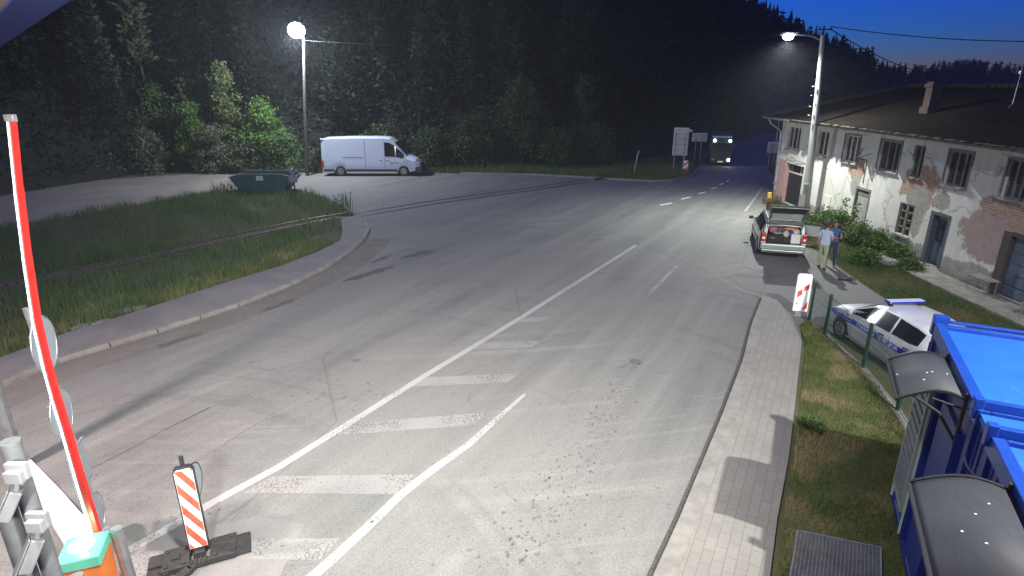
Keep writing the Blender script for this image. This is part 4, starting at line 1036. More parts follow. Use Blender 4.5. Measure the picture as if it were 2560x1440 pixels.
def beacon(name, label, base, h, wd, face_dir, stripes, group='red and white beacon boards', z0=.12, th=.05, rot180=False):
    x, y = base; t = thing(name, label, 'beacon', (x,y,0), 0, group)
    f = Vector((*face_dir,0)).normalized(); s = Vector((-f.y, f.x, 0))      # s: sideways
    def fr(q): return Vector((x,y,0))+s*q.x+f*q.z+Vector((0,0,q.y))
    c = .06
    m = MB(); m.prism([(-wd/2,z0),(wd/2,z0),(wd/2,z0+h-c),(wd/2-c*.6,z0+h),(-wd/2+c*.6,z0+h),(-wd/2,z0+h-c)], -th, 0, fr=fr); pn = m.build('panel', M['darkmetal'] if stripes == 'dark' else M['retrowhite'], t, bevel=.004)
    e = .018
    m = MB(); m.prism([(-wd/2+e,z0+e),(wd/2-e,z0+e),(wd/2-e,z0+h-c),(wd/2-c*.6-e*.5,z0+h-e),(-wd/2+c*.6+e*.5,z0+h-e),(-wd/2+e,z0+h-c)], .001, .003, fr=fr); m.build('white_film', M['retrowhite'], pn)
    return t, fr, pn
def clip_poly(poly, a, b, c):     # keep a*x+b*y<=c
    out = []
    for i in range(len(poly)):
        p, q = poly[i], poly[(i+1) % len(poly)]; fp = a*p[0]+b*p[1]-c; fq = a*q[0]+b*q[1]-c
        if fp <= 0: out.append(p)
        if fp*fq < 0: k = fp/(fp-fq); out.append((p[0]+(q[0]-p[0])*k, p[1]+(q[1]-p[1])*k))
    return out
def stripes_on(fr, pn, wd, z0, h, n, slope, phase, mt, zf=.0045):
    m = MB(); e = .022; rect = [(-wd/2+e,z0+e),(wd/2-e,z0+e),(wd/2-e,z0+h-e*1.6),(-wd/2+e,z0+h-e*1.6)]; st = h/n
    for k in range(-3, n+3):
        lo = z0+(k+phase)*st; hi = lo+st*.5
        P = clip_poly(clip_poly(rect, -slope, 1, hi), slope, -1, -lo)
        if len(P) >= 3: m.prism(P, zf-.0015, zf, fr=fr)
    m.build('red_stripes', mt, pn)
# near beacon on the black rubber foot
bx, by = G(503, 1392)
t, fr, pn = beacon('traffic_beacon', 'dark framed red and white striped beacon board on a black rubber foot by the barrier', (bx, by), 1.34, .26, (.45,-1), 'dark', z0=.16, th=.085)
stripes_on(fr, pn, .26, .16, 1.34, 4, -1.75, .30, M['retrored'])
m = MB(); m.tube([fr(Vector((.0,.1,-.07))), fr(Vector((.0,1.64,-.07)))], .03, 10); m.build('post', M['darkmetal'], t)
c = fr(Vector((-.02,.96,-.36))); f = Vector((.45,-1,0)).normalized(); nn2 = Vector((.99,.16,0)).normalized()
m = MB(); m.disc(c+Vector((.04,.06,0)), nn2, .30, .006, 30); sg = m.build('round_sign', M['signback'], t)
m = MB(); td = nn2.cross(Vector((0,0,1))); m.tube([c+Vector((.04,.06,0))+(td*math.cos(q)+Vector((0,0,1))*math.sin(q))*.30 for q in [2*PI*k/30 for k in range(31)]], .010, 6, False); m.build('rim', M['black'], sg)
m = MB(); fx = Matrix.Rotation(R(24), 4, 'Z'); bc = Vector((bx, by, 0))
def foot(q): return bc+(fx@Vector(q))
# stacked recycled rubber foot: plates with holes, ribs and studs
for (cx, cy, sx, sy, z0, z1) in ((-.30,0,.34,.44,0,.10),(.30,0,.34,.44,0,.10),(0,.17,.26,.10,0,.09),(0,-.17,.26,.10,0,.09),(-.56,.1,.20,.24,0,.06),(-.56,-.14,.2,.14,0,.06),(.56,0,.20,.40,0,.06)):
    m.obox(foot((cx,cy,(z0+z1)/2)), (sx,sy,z1-z0), fx)
for cx in (-.42,-.2,.2,.42):
    for cy in (-.15,.15): m.tube([foot((cx,cy,.1)), foot((cx,cy,.122))], .032, 10)
for cx in (-.1,-.04,.02,.08): m.obox(foot((cx,-.17,.10)), (.02,.10,.03), fx)
m.obox(foot((0,0,.07)), (.14,.14,.14), fx); m.obox(foot((-.3,0,.115)),(.10,.10,.03),fx)
m.build('rubber_foot', M['black'], t, bevel=.008)
m = MB(); fx2 = Matrix.Rotation(R(62), 4, 'Z')
for (cx, cy, sx, sy) in ((-.38,-.12,.3,.12),(-.38,.12,.3,.12),(-.22,0,.10,.32),(-.55,0,.10,.36)): m.obox(bc+(fx2@Vector((cx,cy,.04))), (sx,sy,.075), fx2)
m.build('rubber_foot', M['black'], t, bevel=.008)
# beacon by the right pavement tip
bx, by = G(1998, 786)
t, fr, pn = beacon('traffic_beacon', 'bright white beacon board with red patches at the tip of the block pavement', (bx, by), 1.14, .40, (-.25,-1), 'white', z0=.10, th=.07)
m = MB()
for P in ([(.02,.72),(.15,.80),(.15,.97),(.02,.86)], [(-.14,.52),(-.02,.62),(-.02,.78),(-.14,.70)], [(.03,.13),(.17,.2),(.17,.42),(.12,.36)], [(-.14,.3),(-.10,.32),(-.10,.36),(-.14,.34)]): m.prism(P, .003, .0045, fr=fr)
m.build('red_patches', M['retrored'], pn)
m = MB(); m.tube([fr(Vector((0,0,-.03))), fr(Vector((0,.12,-.03)))], .04, 8); m.prism([(-.2,0),(.2,0),(.14,.1),(-.14,.1)], -.28, .2, fr=fr); m.build('foot', M['grey'], t)
# small far beacon by the sign panels
bx, by = G(1713, 432)
t, fr, pn = beacon('traffic_beacon', 'small red and white striped beacon board beside the tall white sign panel', (bx, by), .86, .33, (-.25,-1), 'white', z0=.06)
stripes_on(fr, pn, .33, .06, .86, 2, .9, .25, M['retrored'])

# sign panels seen from behind
def back_panel(label, c, wd, h, zb, posts, rz, th=.05, lab='road_sign', ribs=True, sub=None):
    x, y = c; t = thing(lab, label, 'road sign', (x, y, 0), rz, 'blank sign panels by the far road')
    m = MB(); m.box(-wd/2, wd/2, 0, th, zb, zb+h); p = m.build('panel', M['signback'], t, world=False)
    if ribs:
        m = MB()
        for k in range(1, 5): zz = zb+h*k/5; m.box(-wd/2+.03, wd/2-.03, -.03, -.002, zz-.02, zz+.02)
        m.build('ribs', M['grey'], p, world=False)
        m = MB(); m.box(-wd/2, wd/2, -.012, -.001, zb+h-.05, zb+h); m.box(-wd/2, -wd/2+.04, -.012, -.001, zb, zb+h-.05); m.build('edge', M['white'], p, world=False)
    for px_ in posts:
        m = MB(); m.tube([(px_, -.08, -.1), (px_, -.08, zb+h*.8)], .045, 8); m.build('post', M['galv'], t, world=False)
    return t
x, y = G(1695, 431); back_panel('tall pale blue-grey sign panel on two posts, largest by the far road', (x, y), 1.10, 2.05, 1.28, (-.38,.30), R(-10))
x, y = G(1743, 405); back_panel('wide low sign panel on two thin posts just left of the green truck', (x, y), 1.25, .70, 1.75, (-.28,.18), R(-12))
x, y = G(1722, 408); T = thing('warning_sign', 'small white and red sign sticking up behind the wide panel', 'road sign', (x, y, 0))
m = MB(); m.tube([(x-.25,y+.5,0),(x-.25,y+.5,2.4)], .04, 8); m.build('post', M['galv'], T)
m = MB(); m.obox((x-.45,y+.4,2.55),(.2,.03,.42)); m.obox((x-.1,y+.4,2.68),(.5,.03,.2)); pn = m.build('panel', M['retrowhite'], T)
m = MB(); m.obox((x-.42,y+.37,2.38),(.16,.02,.12), Matrix.Rotation(.6,4,'Y')); m.build('red_mark', M['retrored'], pn)
x, y = G(1925, 418); back_panel('white sign panel on two posts behind the left corner of the old house', (x+.05, y), .88, .86, 1.15, (-.2,.34), R(-16))
# thin tall pole behind the house corner
x, y = G(1932, 412); m = MB(); m.tube([(x,y,0),(x,y,4.2)], .04, 6); tag(m.build('thin_pole', M['galv']), 'thin tall metal pole beside the sign behind the house corner', 'pole')
# leaning pale marker pole
x, y = G(1584, 436); m = MB(); m.tube([(x,y,-.05),(x+.22,y,1.55),(x+.30,y,1.62),(x+.28,y,1.78)], [.05,.05,.06,.04], 8); tag(m.build('marker_pole', M['board'], smooth=True), 'leaning pale marker pole with bent tip standing alone in the grass', 'pole')
# level crossing cross
x, y = G(739, 490); T = thing('level_crossing_sign', 'level crossing cross on a dark post beside the green skip', 'road sign', (x, y, 0))
zc = PY(737,434,y)[2]
m = MB(); m.tube([(x,y,-.1),(x,y,zc+.35)], .05, 8); m.build('post', M['darkmetal'], T)
cw = mat('purplish_grey_sign', (.26,.26,.32), .6, nscale=6, col2=(.20,.20,.27))
for s in (1,-1):
    m = MB(); m.obox((x,y-.06-.012*s,zc),(.86,.02,.13), Matrix.Rotation(s*R(48),4,'Y')); m.build('cross_arm', cw, T)
m = MB(); m.tube([(x,y-.09,zc+.28),(x,y-.13,zc+.28)], .06, 12); m.build('reflector', M['retrowhite'], T)
z2 = PY(737,449,y)[2]; m = MB(); m.box(x-.26,x+.26,y-.08,y-.06,z2-.16,z2+.15); m.build('plate', cw, T)

# skip container
x0, y0 = G(598, 484)[0], 36.9; x1 = G(700, 484)[0]
xl = PY(572,440,36.9)[0]; xr = PY(730,441,36.9)[0]; zt = PY(650,436,36.9)[2]; zm = PY(575,444,36.9)[2]
T = thing('skip_container', 'dark green steel skip container with sloping ends and a white number plate', 'skip', ((x0+x1)/2, y0+.8, 0))
Wd = 1.65; prof = [(x0,.02),(x1,.02),(xr,zm),(xr-.45,zt-.05),(xr-.62,zt),(xl+.62,zt),(xl+.45,zt-.05),(xl,zm)]
def sfr(q): return Vector((q.x, y0+q.z, q.y))
m = MB(); P = prof
for zz, s in ((0,1),(Wd,-1)):
    vs = [sfr(Vector((a,b,zz))) for a,b in P]; tri = tessellate_polygon([[Vector((a,b,0)) for a,b in P]]); m.add(vs, tri)
for i in (7, 0, 1):   # end and bottom plates
    a, b = P[i], P[(i+1) % 8]; m.add([sfr(Vector((*a,0))), sfr(Vector((*b,0))), sfr(Vector((*b,Wd))), sfr(Vector((*a,Wd)))], [(0,1,2,3)])
bd = m.build('body', M['skip'], T); bd.modifiers.new('s','SOLIDIFY').thickness = .03
m = MB()
for i in range(2, 7):
    a, b = P[i], P[i+1]
    for zz in (-.03, Wd+.03): m.beam(sfr(Vector((*a,zz))), sfr(Vector((*b,zz))), .07,.07)
m.beam(sfr(Vector((*P[7],0))), sfr(Vector((*P[7],Wd))), .07,.07); m.beam(sfr(Vector((*P[2],0))), sfr(Vector((*P[2],Wd))), .07,.07)
m.build('rim', mat('worn_light_rim', (.06,.10,.09), .6, nscale=4, col2=(.18,.19,.18)), bd)
m = MB()
for f_ in (.22,.5,.78): xx = x0+(x1-x0)*f_; m.box(xx-.04,xx+.04,y0-.06,y0-.016,.05,zt-.1)
m.build('ribs', M['skip'], bd)
xa, _, za = PY(640,440,y0-.06); xb, _, zb = PY(658,451,y0-.06)
m = MB(); m.box(xa,xb,y0-.085,y0-.062,zb,za); pl = m.build('number_plate', M['white'], T)
def text(name, body, size, m, parent, loc, rot, align='CENTER', ext=.001, sx=1):
    cu = bpy.data.curves.new(name, 'FONT'); cu.body = body; cu.size = size; cu.align_x = align; cu.align_y = 'CENTER'; cu.extrude = ext
    cu.materials.append(m); o = bpy.data.objects.new(name, cu); COL.objects.link(o); o.location = loc; o.rotation_euler = rot; o.scale = (sx,1,1)
    dg = bpy.context.evaluated_depsgraph_get(); dg.update(); me = bpy.data.meshes.new_from_object(o.evaluated_get(dg)); bpy.data.objects.remove(o)
    o = bpy.data.objects.new(name, me); COL.objects.link(o); o.location = loc; o.rotation_euler = rot; o.scale = (sx,1,1)
    if parent is not None: o.parent = parent
    return o
o = text('number', '50', .28, mat('faded_number', (.15,.17,.22), .8), pl, ((xa+xb)/2, y0-.088, (za+zb)/2), (R(90),0,0)); o.matrix_parent_inverse = world_of(pl).inverted()

# green mesh fence
FP = [(8.56,15.80),(8.46,14.72),(8.36,12.70),(7.98,10.75),(7.55,9.3)]
T = thing('mesh_fence', 'low green welded mesh fence in front of the police car', 'fence', (8.55,13.5,0))
for p in FP: m = MB(); m.box(p[0]-.03,p[0]+.03,p[1]-.03,p[1]+.03,0,1.16); m.build('post', M['greenpost'], T)
for a, b in zip(FP, FP[1:]):
    A, B = Vector((*a,0)), Vector((*b,0)); L = (B-A).length; m = MB(); k = int(L/.055)
    for i in range(1, k):
        p = A.lerp(B, i/k); m.beam(p+Vector((0,0,.05)), p+Vector((0,0,1.10)), .0045,.0045, up=(0,1,0))
    for zz in (.08,.3,.5,.7,.9,1.06): m.beam(A+Vector((0,0,zz)), B+Vector((0,0,zz)), .006,.006)
    m.build('mesh_panel', M['greenpost'], T)
# low concrete strip below the fence
m = MB()
for a, b in zip(FP[1:], FP[2:]): m.beam((*a,.0),(*b,.0), .18,.05)
struct(m.build('kerb', M['concrete']))
# flat stones on the grass behind the left pavement
random.seed(9)
for (px, py, lab) in ((228,815,'flat dark stone slab in the grass edge nearer the barrier'),(320,778,'flat dark stone slab in the grass edge farther along the left pavement')):
    x, y = G(px, py); m = MB(); ps = []
    for k in range(10): t = 2*PI*k/10; ps.append((x+.42*math.cos(t)*random.uniform(.8,1.1), y+.22*math.sin(t)*random.uniform(.7,1.2)+.3*math.cos(t)))
    m.prism(ps, -.05, .09); tag(m.build('stone_slab', M['concrete'], bevel=.02), lab, 'stone')
m = MB(); x, y = G(2178, 694+4)
x, y = G(2105, 700); m.obox((x+.1,y,.03),(.42,.14,.07), Matrix.Rotation(R(-30),4,'Z')); tag(m.build('brick', M['black'], bevel=.01), 'small dark block lying on the driveway edge right of the people', 'block')

# ================================================================== VEHICLES (x forward, y left, z up)
def pl(tab, x):
    if x <= tab[0][0]: return tab[0][1]
    for p, q in zip(tab, tab[1:]):
        if x <= q[0]: return p[1]+(q[1]-p[1])*(x-p[0])/(q[0]-p[0])
    return tab[-1][1]
class Car:
    def __init__(s, name, label, cat, loc, heading, top, belt, half, roofw, sill, wheels, rad, paint, group=None, back_open=None, arch=1.14):
        s.t = thing(name, label, cat, (loc[0], loc[1], 0), heading, group)
        s.top, s.belt, s.half, s.rw, s.sill, s.wheels, s.rad = top, belt, half, roofw, sill, wheels, rad
        x0, x1 = top[0][0], top[-1][0]
        xs = sorted(set([round(x0+(x1-x0)*i/70, 4) for i in range(71)]+[p[0] for p in top]+[p[0] for p in belt]))
        if back_open: xs = [x for x in xs if x >= back_open]
        A = rad*arch; V = []; F = []; K = 9
        for x in xs:
            zb = sill
            for wx in wheels:
                dd = A*A-(x-wx)**2
                if dd > 0: zb = max(zb, rad+math.sqrt(dd))
            h = pl(half, x); tz = pl(top, x); bz = min(pl(belt, x), tz-.015); r = min(pl(roofw, x), h*.985); zb = min(zb, bz-.04)
            mid = zb+(bz-zb)*.55; tt = max(tz-.05, bz+.008)
            sec = [(0,zb),(h*.95,zb),(h*.985,zb+(bz-zb)*.12),(h,mid),(h*.975,bz),((h*.97+r)/2+.012,(bz+tt)/2),(r,tt),(r-.12,tz),(0,tz+.02)]
            for y, z in sec: V.append((x,-y,z))
            for y, z in sec[1:-1]: V.append((x,y,z))
        n = 2*K-2; S = len(xs)
        ring = list(range(K))+list(range(n-1, K-1, -1))   # right side bottom->top then left top->bottom
        for i in range(S-1):
            for k in range(n):
                a, b = ring[k], ring[(k+1) % n]; F.append((i*n+a, (i+1)*n+a, (i+1)*n+b, i*n+b))
        F.append(tuple((S-1)*n+r_ for r_ in ring)[::-1])
        if not back_open: F.append(tuple(r_ for r_ in ring))
        m = MB(); m.add(V, F); s.body = m.build('body', paint, s.t, world=False, smooth=True, ang=28)
        if back_open: sd = s.body.modifiers.new('s','SOLIDIFY'); sd.thickness = .03; sd.offset = -1
        for wx in wheels:
            for sd in (1,-1): s.wheel(wx, sd)
    def surf(s, x, t, side, out=.012):
        h = pl(s.half, x); tz = pl(s.top, x); bz = min(pl(s.belt, x), tz-.015); r = min(pl(s.rw, x), h*.985); tt = max(tz-.05, bz+.008)
        y0, ym, y1 = h*.975, (h*.97+r)/2+.012, r; zm = (bz+tt)/2
        if t < .5: y = y0+(ym-y0)*t*2; z = bz+(zm-bz)*t*2
        else: y = ym+(y1-ym)*(t-.5)*2; z = zm+(tt-zm)*(t-.5)*2
        return (x, side*(y+out), z)
    def low(s, x, z, side, out=.012):
        h = pl(s.half, x); bz = pl(s.belt, x); mid = s.sill+(bz-s.sill)*.55
        y = h if z <= mid else h+(h*.975-h)*(z-mid)/max(bz-mid,.01)
        return (x, side*(y+out), z)
    def strip(s, name, x0, x1, f0, f1, side, m, parent=None, n=14, surf=None):
        g = surf or s.surf; mb = MB(); vs = []
        for i in range(n+1):
            x = x0+(x1-x0)*i/n
            a = f0(x) if callable(f0) else f0; b = f1(x) if callable(f1) else f1
            vs += [g(x,a,side), g(x,b,side)]
        mb.add(vs, [(2*i,2*i+2,2*i+3,2*i+1) if side < 0 else (2*i,2*i+1,2*i+3,2*i+2) for i in range(n)])
        return mb.build(name, m, parent or s.t, world=False, smooth=True)
    def wheel(s, wx, side):
        h = pl(s.half, wx); y1 = side*(h-.01); y0 = side*(h-.22)
        m = MB(); m.tube([(wx,y0,s.rad),(wx,y0+side*.02,s.rad),(wx,y1-side*.02,s.rad),(wx,y1,s.rad)], [s.rad*.93,s.rad,s.rad,s.rad*.93], 28)
        t = m.build('wheel', M['black'], s.t, world=False, smooth=True)
        m = MB(); r = s.rad*.64; m.tube([(wx,y1,s.rad),(wx,y1+side*.008,s.rad)], [r,r*.96], 24)
        rm = m.build('rim', M['rim'], t, world=False)
        m = MB()
        for k in range(5):
            a = 2*PI*k/5+.3; m.tube([(wx+math.cos(a)*r*.62,y1+side*.006,s.rad+math.sin(a)*r*.62),(wx+math.cos(a)*r*.62,y1+side*.011,s.rad+math.sin(a)*r*.62)], r*.20, 8)
        m.build('rim_openings', M['black'], rm, world=False)
        m = MB(); m.tube([(wx,side*(h-.28),s.rad),(wx,side*(h-.235),s.rad)], s.rad*1.13, 20); m.build('wheel_arch', M['black'], s.t, world=False)
    def box(s, name, x0, x1, y0, y1, z0, z1, m, parent=None, bevel=0):
        mb = MB(); mb.box(min(x0,x1),max(x0,x1),min(y0,y1),max(y0,y1),min(z0,z1),max(z0,z1)); return mb.build(name, m, parent or s.t, world=False, bevel=bevel)
    def screen(s, name, x0, x1, wscale=.9, m=None, n=8, out=.014):
        mb = MB(); vs = []
        for i in range(n+1):
            x = x0+(x1-x0)*i/n; r = min(pl(s.rw,x), pl(s.half,x)*.985)
            for j, f in enumerate((-1,-.85,0,.85,1)):
                rr = (r-.10)*wscale; z = pl(s.top,x)+.02*(1-abs(f)*.9)+out; vs.append((x, rr*f, z))
        mb.add(vs, [(5*i+j,5*i+5+j,5*i+6+j,5*i+1+j) for i in range(n) for j in range(4)]); return mb.build(name, m or M['glass'], s.t, world=False, smooth=True)

# ---- white panel van
vy = 44.95
vt = [(-3.60,1.75),(-3.56,2.55),(-3.30,2.70),(-1.5,2.76),(.9,2.76),(1.45,2.68),(1.80,2.42),(2.62,1.46),(2.80,1.38),(3.30,1.18),(3.56,.95),(3.62,.62)]
van = Car('panel_van', 'white high roof panel van parked on the lorry park below the left street lamp', 'van', (-10.35, vy+.02), 0,
          vt, [(-3.6,1.30),(1.4,1.28),(2.6,1.25),(3.3,1.05),(3.62,.60)], [(-3.6,.95),(-3.4,1.0),(2.4,1.0),(3.2,.95),(3.5,.78),(3.62,.60)],
          [(-3.6,.88),(-3.3,.91),(1.2,.90),(2.6,.80),(3.2,.72),(3.62,.5)], .30, (-2.28,2.36), .35, M['vanwhite'])
t = van.t
fw = lambda x: min(.88, .90)
van.strip('side_window', 1.05, 2.42, .10, .82, -1, M['glass'], n=16); van.strip('side_window', 1.05, 2.42, .10, .82, 1, M['glass'])
# body side panel covering: above window keep paint; windscreen
van.screen('windscreen', 1.83, 2.58, .98)
for sd in (-1,):
    van.strip('cladding', -3.52, -2.72, .34, .50, sd, M['dgrey'], surf=van.low); van.strip('cladding', -1.84, 1.92, .34, .50, sd, M['dgrey'], surf=van.low)
    van.strip('sill_panel', -1.84, 1.92, .20, .33, sd, mat('pale_van_sill', (.45,.50,.47), .6), surf=van.low, n=4)
    van.strip('sliding_rail', -2.05, -.52, 1.335, 1.375, sd, M['dgrey'], surf=van.low)
    for x in (-.42, 1.02): van.strip('door_seam', x, x+.022, .5, 1.27, sd, M['dgrey'], surf=van.low, n=1); van.strip('door_seam', x, x+.022, .0, .92, sd, M['dgrey'], n=1)
    for x in (.62, 1.12): van.strip('door_handle', x, x+.22, 1.10, 1.15, sd, M['black'], surf=van.low, n=1)
van.box('sill_box', -3.5, 1.9, -.85, .85, .20, .31, M['dgrey'])
van.box('rear_step', -3.62, -2.75, -.99, .99, .22, .36, mat('pale_bumper', (.42,.45,.42), .6))
van.box('tail_lamp', -3.63, -3.45, -1.0, -.90, .62, 1.12, M['tail'], bevel=.02)
van.box('marker_lamp', -3.58, -3.36, -.92, -.74, 2.60, 2.70, M['retrowhite'])
van.box('front_bumper', 2.86, 3.70, -.93, .93, .22, .66, M['dgrey'], bevel=.08)
van.box('grille', 3.30, 3.64, -.6, .6, .66, .90, M['dgrey'], bevel=.03)
for s_ in (-1,1): van.box('headlight', 3.12, 3.50, s_*.60, s_*.90, .78, .98, M['lampdead'], bevel=.03)
van.box('mirror', 2.18, 2.36, -1.22, -1.0, 1.30, 1.62, M['black'], bevel=.03)
text('door_lettering', 'Jerini', .30, mat('navy_lettering', (.02,.03,.10), .5), van.t, (1.72, -1.018, .98), (R(90),0,0))

# ---- police hatchback
pt_ = [(-2.05,.72),(-2.02,1.02),(-1.86,1.16),(-1.55,1.38),(-1.2,1.46),(-.55,1.50),(.0,1.48),(.35,1.40),(1.12,1.00),(1.22,.965),(1.75,.86),(2.0,.74),(2.08,.60)]
pol = Car('police_car', 'silver white border police hatchback with blue stripe parked behind the green mesh fence', 'police car', (9.50, 13.28), R(94),
          pt_, [(-2.05,.70),(-1.9,.98),(-1.0,.99),(1.15,.93),(1.75,.80),(2.08,.55)], [(-2.05,.76),(-1.8,.86),(-1.0,.89),(1.2,.88),(1.75,.86),(1.98,.80),(2.08,.70)],
          [(-2.05,.60),(-1.5,.62),(-1.0,.65),(.2,.63),(1.1,.70),(1.7,.72),(2.08,.64)], .22, (-1.27,1.31), .315, M['policewhite'], arch=1.12)
for sd in (1,-1):
    pol.strip('side_window', -.55, 1.0, .07, .93, sd, M['glass'], n=18)
    pol.strip('side_window', -1.45, -.62, lambda x: .07+.10*max(0,(-1.2-x))/.25, .93, sd, M['glass'])
    pol.strip('mirror_triangle', .88, 1.06, .03, .5, sd, M['black'], n=2)
    for z0, z1 in ((.735,.785),(.665,.715)):
        pol.strip('blue_stripe', .84, 1.85, z0-.02, z1-.02, sd, M['bluepaint'], surf=pol.low)
        pol.strip('blue_stripe', -1.98, -1.18, z0+.02, z1+.02, sd, M['bluepaint'], surf=pol.low)
    pol.strip('blue_band', -1.18, .84, .66, .80, sd, M['bluepaint'], surf=pol.low)
    for x in (-.60, .84): pol.strip('door_seam', x, x+.012, .28, .92, sd, M['dgrey'], surf=pol.low, n=1)
    for x in (-.42, -1.28): pol.box('door_handle', x, x+.17, sd*.89, sd*.925, .845, .875, M['dgrey'])
    pol.strip('sill_strip', -.9, .95, .22, .27, sd, M['grey'], surf=pol.low, n=3)
    pol.box('mirror', .78, .92, sd*.93, sd*1.07, .95, 1.06, M['policewhite'], bevel=.03)
pol.screen('windscreen', .38, 1.10, 1.0); pol.screen('rear_window', -1.84, -1.6, .9)
text('side_lettering', 'ГРАНИЧНА  ПОЛИЦИЈА', .135, M['retrowhite'], pol.t, (-.17, .906, .728), (R(90),0,R(180)), sx=.98)
# badge
m = MB(); m.tube([pol.low(1.05,.865,1,.014), pol.low(1.05,.865,1,.018)], .06, 5); m.build('badge', M['bluepaint'], pol.t, world=False)
lb = pol.box('light_bar', -.0, .20, -.52, .52, 1.555, 1.62, mat('pale_light_bar', (.55,.60,.70), .3), bevel=.015)
pol.box('light_bar_lens', -.015, -.001, -.50, .50, 1.56, 1.61, M['bluepaint'], lb); pol.box('light_bar_end', -.0, .20, .522, .55, 1.56, 1.615, M['bluepaint'], lb)
for y in (-.45,.45): pol.box('light_bar_foot', .02, .16, y-.04, y+.04, 1.48, 1.554, M['black'], lb)
for s_ in (-1,1): pol.box('headlight', 1.80, 2.03, s_*.48, s_*.72, .60, .72, M['lampdead'], bevel=.03); pol.box('tail_lamp', -2.07, -1.93, s_*.58, s_*.76, .74, .92, M['tail'], bevel=.02)
pol.t.scale = (.96,.84,.92)
pol.box('underbody', -1.9, 1.9, -.75, .75, .16, .24, M['black'])

# ---- wagon with open tailgate
wh = R(90-17)
wt = [(-2.22,.62),(-2.18,.80),(-2.05,1.02),(-1.98,1.20),(-1.84,1.38),(-1.4,1.43),(-.4,1.46),(.25,1.42),(1.0,1.02),(1.12,.96),(1.75,.88),(2.08,.76),(2.2,.60)]
WX0, WY0 = 10.42, 22.0; fwd = Vector((math.cos(wh), math.sin(wh)))
wc = (WX0+fwd.x*2.22, WY0+fwd.y*2.22)
wag = Car('estate_car', 'greyish green estate car with raised tailgate and open right door, boot full of luggage', 'car', wc, wh,
          wt, [(-2.22,.60),(-2.1,.93),(-1.0,.95),(1.1,.90),(1.75,.80),(2.2,.56)], [(-2.22,.80),(-2.0,.85),(-1.2,.87),(1.2,.86),(1.8,.78),(2.2,.55)],
          [(-2.22,.66),(-1.8,.66),(.2,.62),(1.1,.70),(2.2,.5)], .24, (-1.32,1.32), .31, M['wagon'], back_open=-1.97)
wag.strip('side_window', -1.80, -1.05, .08, .92, 1, M['glass']); wag.strip('side_window', -.98, -.08, .06, .93, 1, M['glass']); wag.strip('side_window', .0, .92, .06, .93, 1, M['glass'], n=16)
wag.strip('side_window', -1.80, -1.05, .08, .92, -1, M['glass']); wag.strip('side_window', -.98, -.08, .06, .93, -1, M['glass'])
wag.screen('windscreen', .30, 1.02, 1.0)
for x in (-1.0, -.03): wag.strip('door_seam', x, x+.015, .28, .93, 1, M['black'], surf=wag.low, n=1)
for x in (-.85, .12): wag.box('door_handle', x, x+.14, .87, .90, .80, .83, M['grey'])
wag.strip('side_moulding', -1.0, 1.0, .50, .56, 1, M['dgrey'], surf=wag.low, n=3)
for s_ in (1,-1): wag.box('mirror', .72, .86, s_*.90, s_*1.08, .93, 1.05, M['black'], bevel=.03)
for s_ in (1,-1):
    m = MB(); m.tube([(-1.7,s_*.60,1.47),(-.1,s_*.57,1.50),(.1,s_*.57,1.46)], .015, 6); m.build('roof_rail', M['galv'], wag.t, world=False)
# rear end around the opening
m = MB()
for s_ in (1,-1):
    m.add([(-1.99,s_*.67,1.30),(-1.99,s_*.585,1.30),(-2.19,s_*.64,.60),(-2.19,s_*.80,.60),(-1.95,s_*.68,1.30),(-1.95,s_*.585,1.30),(-2.1,s_*.64,.60),(-2.1,s_*.82,.60)],
          [(0,1,2,3),(4,7,6,5),(0,3,7,4),(1,5,6,2)])
m.box(-2.0,-1.86,-.62,.62,1.33,1.42)
m.build('rear_pillars', M['wagon'], wag.t, world=False)
wag.box('rear_bumper', -2.28, -2.02, -.80, .80, .36, .60, mat('bright_bumper', (.34,.40,.36), .35, .2, coat=.5), bevel=.05)
wag.box('bumper_lower', -2.24, -1.9, -.76, .76, .24, .36, M['wagon'], bevel=.03)
wag.box('boot_floor', -2.12, -.6, -.62, .62, .54, .60, M['interior'])
wag.box('boot_backwall', -.62, -.58, -.62, .62, .6, 1.35, M['interior'])
for s_ in (1,-1):
    m = MB(); m.box(-2.20,-2.06, min(s_*.64,s_*.80), max(s_*.64,s_*.80), .66, 1.0); tl = m.build('tail_lamp', M['tail'], wag.t, world=False, bevel=.02)
    m = MB(); m.box(-2.212,-2.2, min(s_*.68,s_*.77), max(s_*.68,s_*.77), .76, .84); m.build('reversing_lens', M['retrowhite'], tl, world=False)
# tailgate
hp = Vector((-1.90, 0, 1.45)); ta = R(43)
def tg(q): return hp+Vector((-q.x*math.cos(ta)-q.z*math.sin(ta)*1, q.y, q.x*math.sin(ta)-q.z*math.cos(ta)))
def tgb(m, x0, x1, y0, y1, z0=0, z1=.04): m.prism([(x0,y0),(x1,y0),(x1,y1),(x0,y1)], z0, z1, fr=tg)
m = MB(); tgb(m, 0, .10, -.60, .60); tgb(m, .10, .56, -.64, -.54); tgb(m, .10, .56, .54, .64); tgb(m, .56, .98, -.68, .68); tgb(m, .985, 1.05, -.66, .66, -.02, .10)
gt = m.build('tailgate', M['wagon'], wag.t, world=False, bevel=.012)
m = MB(); tgb(m, .10, .56, -.54, .54, .012, .022); m.build('tailgate_window', mat('pale_reflection_glass', (.50,.57,.55), .15, spec=.9, coat=.5), gt, world=False)  # opaque pale glass, the lamp's reflection is painted into its colour
m = MB(); tgb(m, .60, .95, -.60, .60, .041, .05); m.build('tailgate_lining', M['interior'], gt, world=False)
m = MB()
for s_ in (1,-1): m.tube([tg(Vector((.42,s_*.6,.05))), (-1.98, s_*.63, 1.08)], .012, 6)
m.build('gas_strut', M['galv'], gt, world=False)
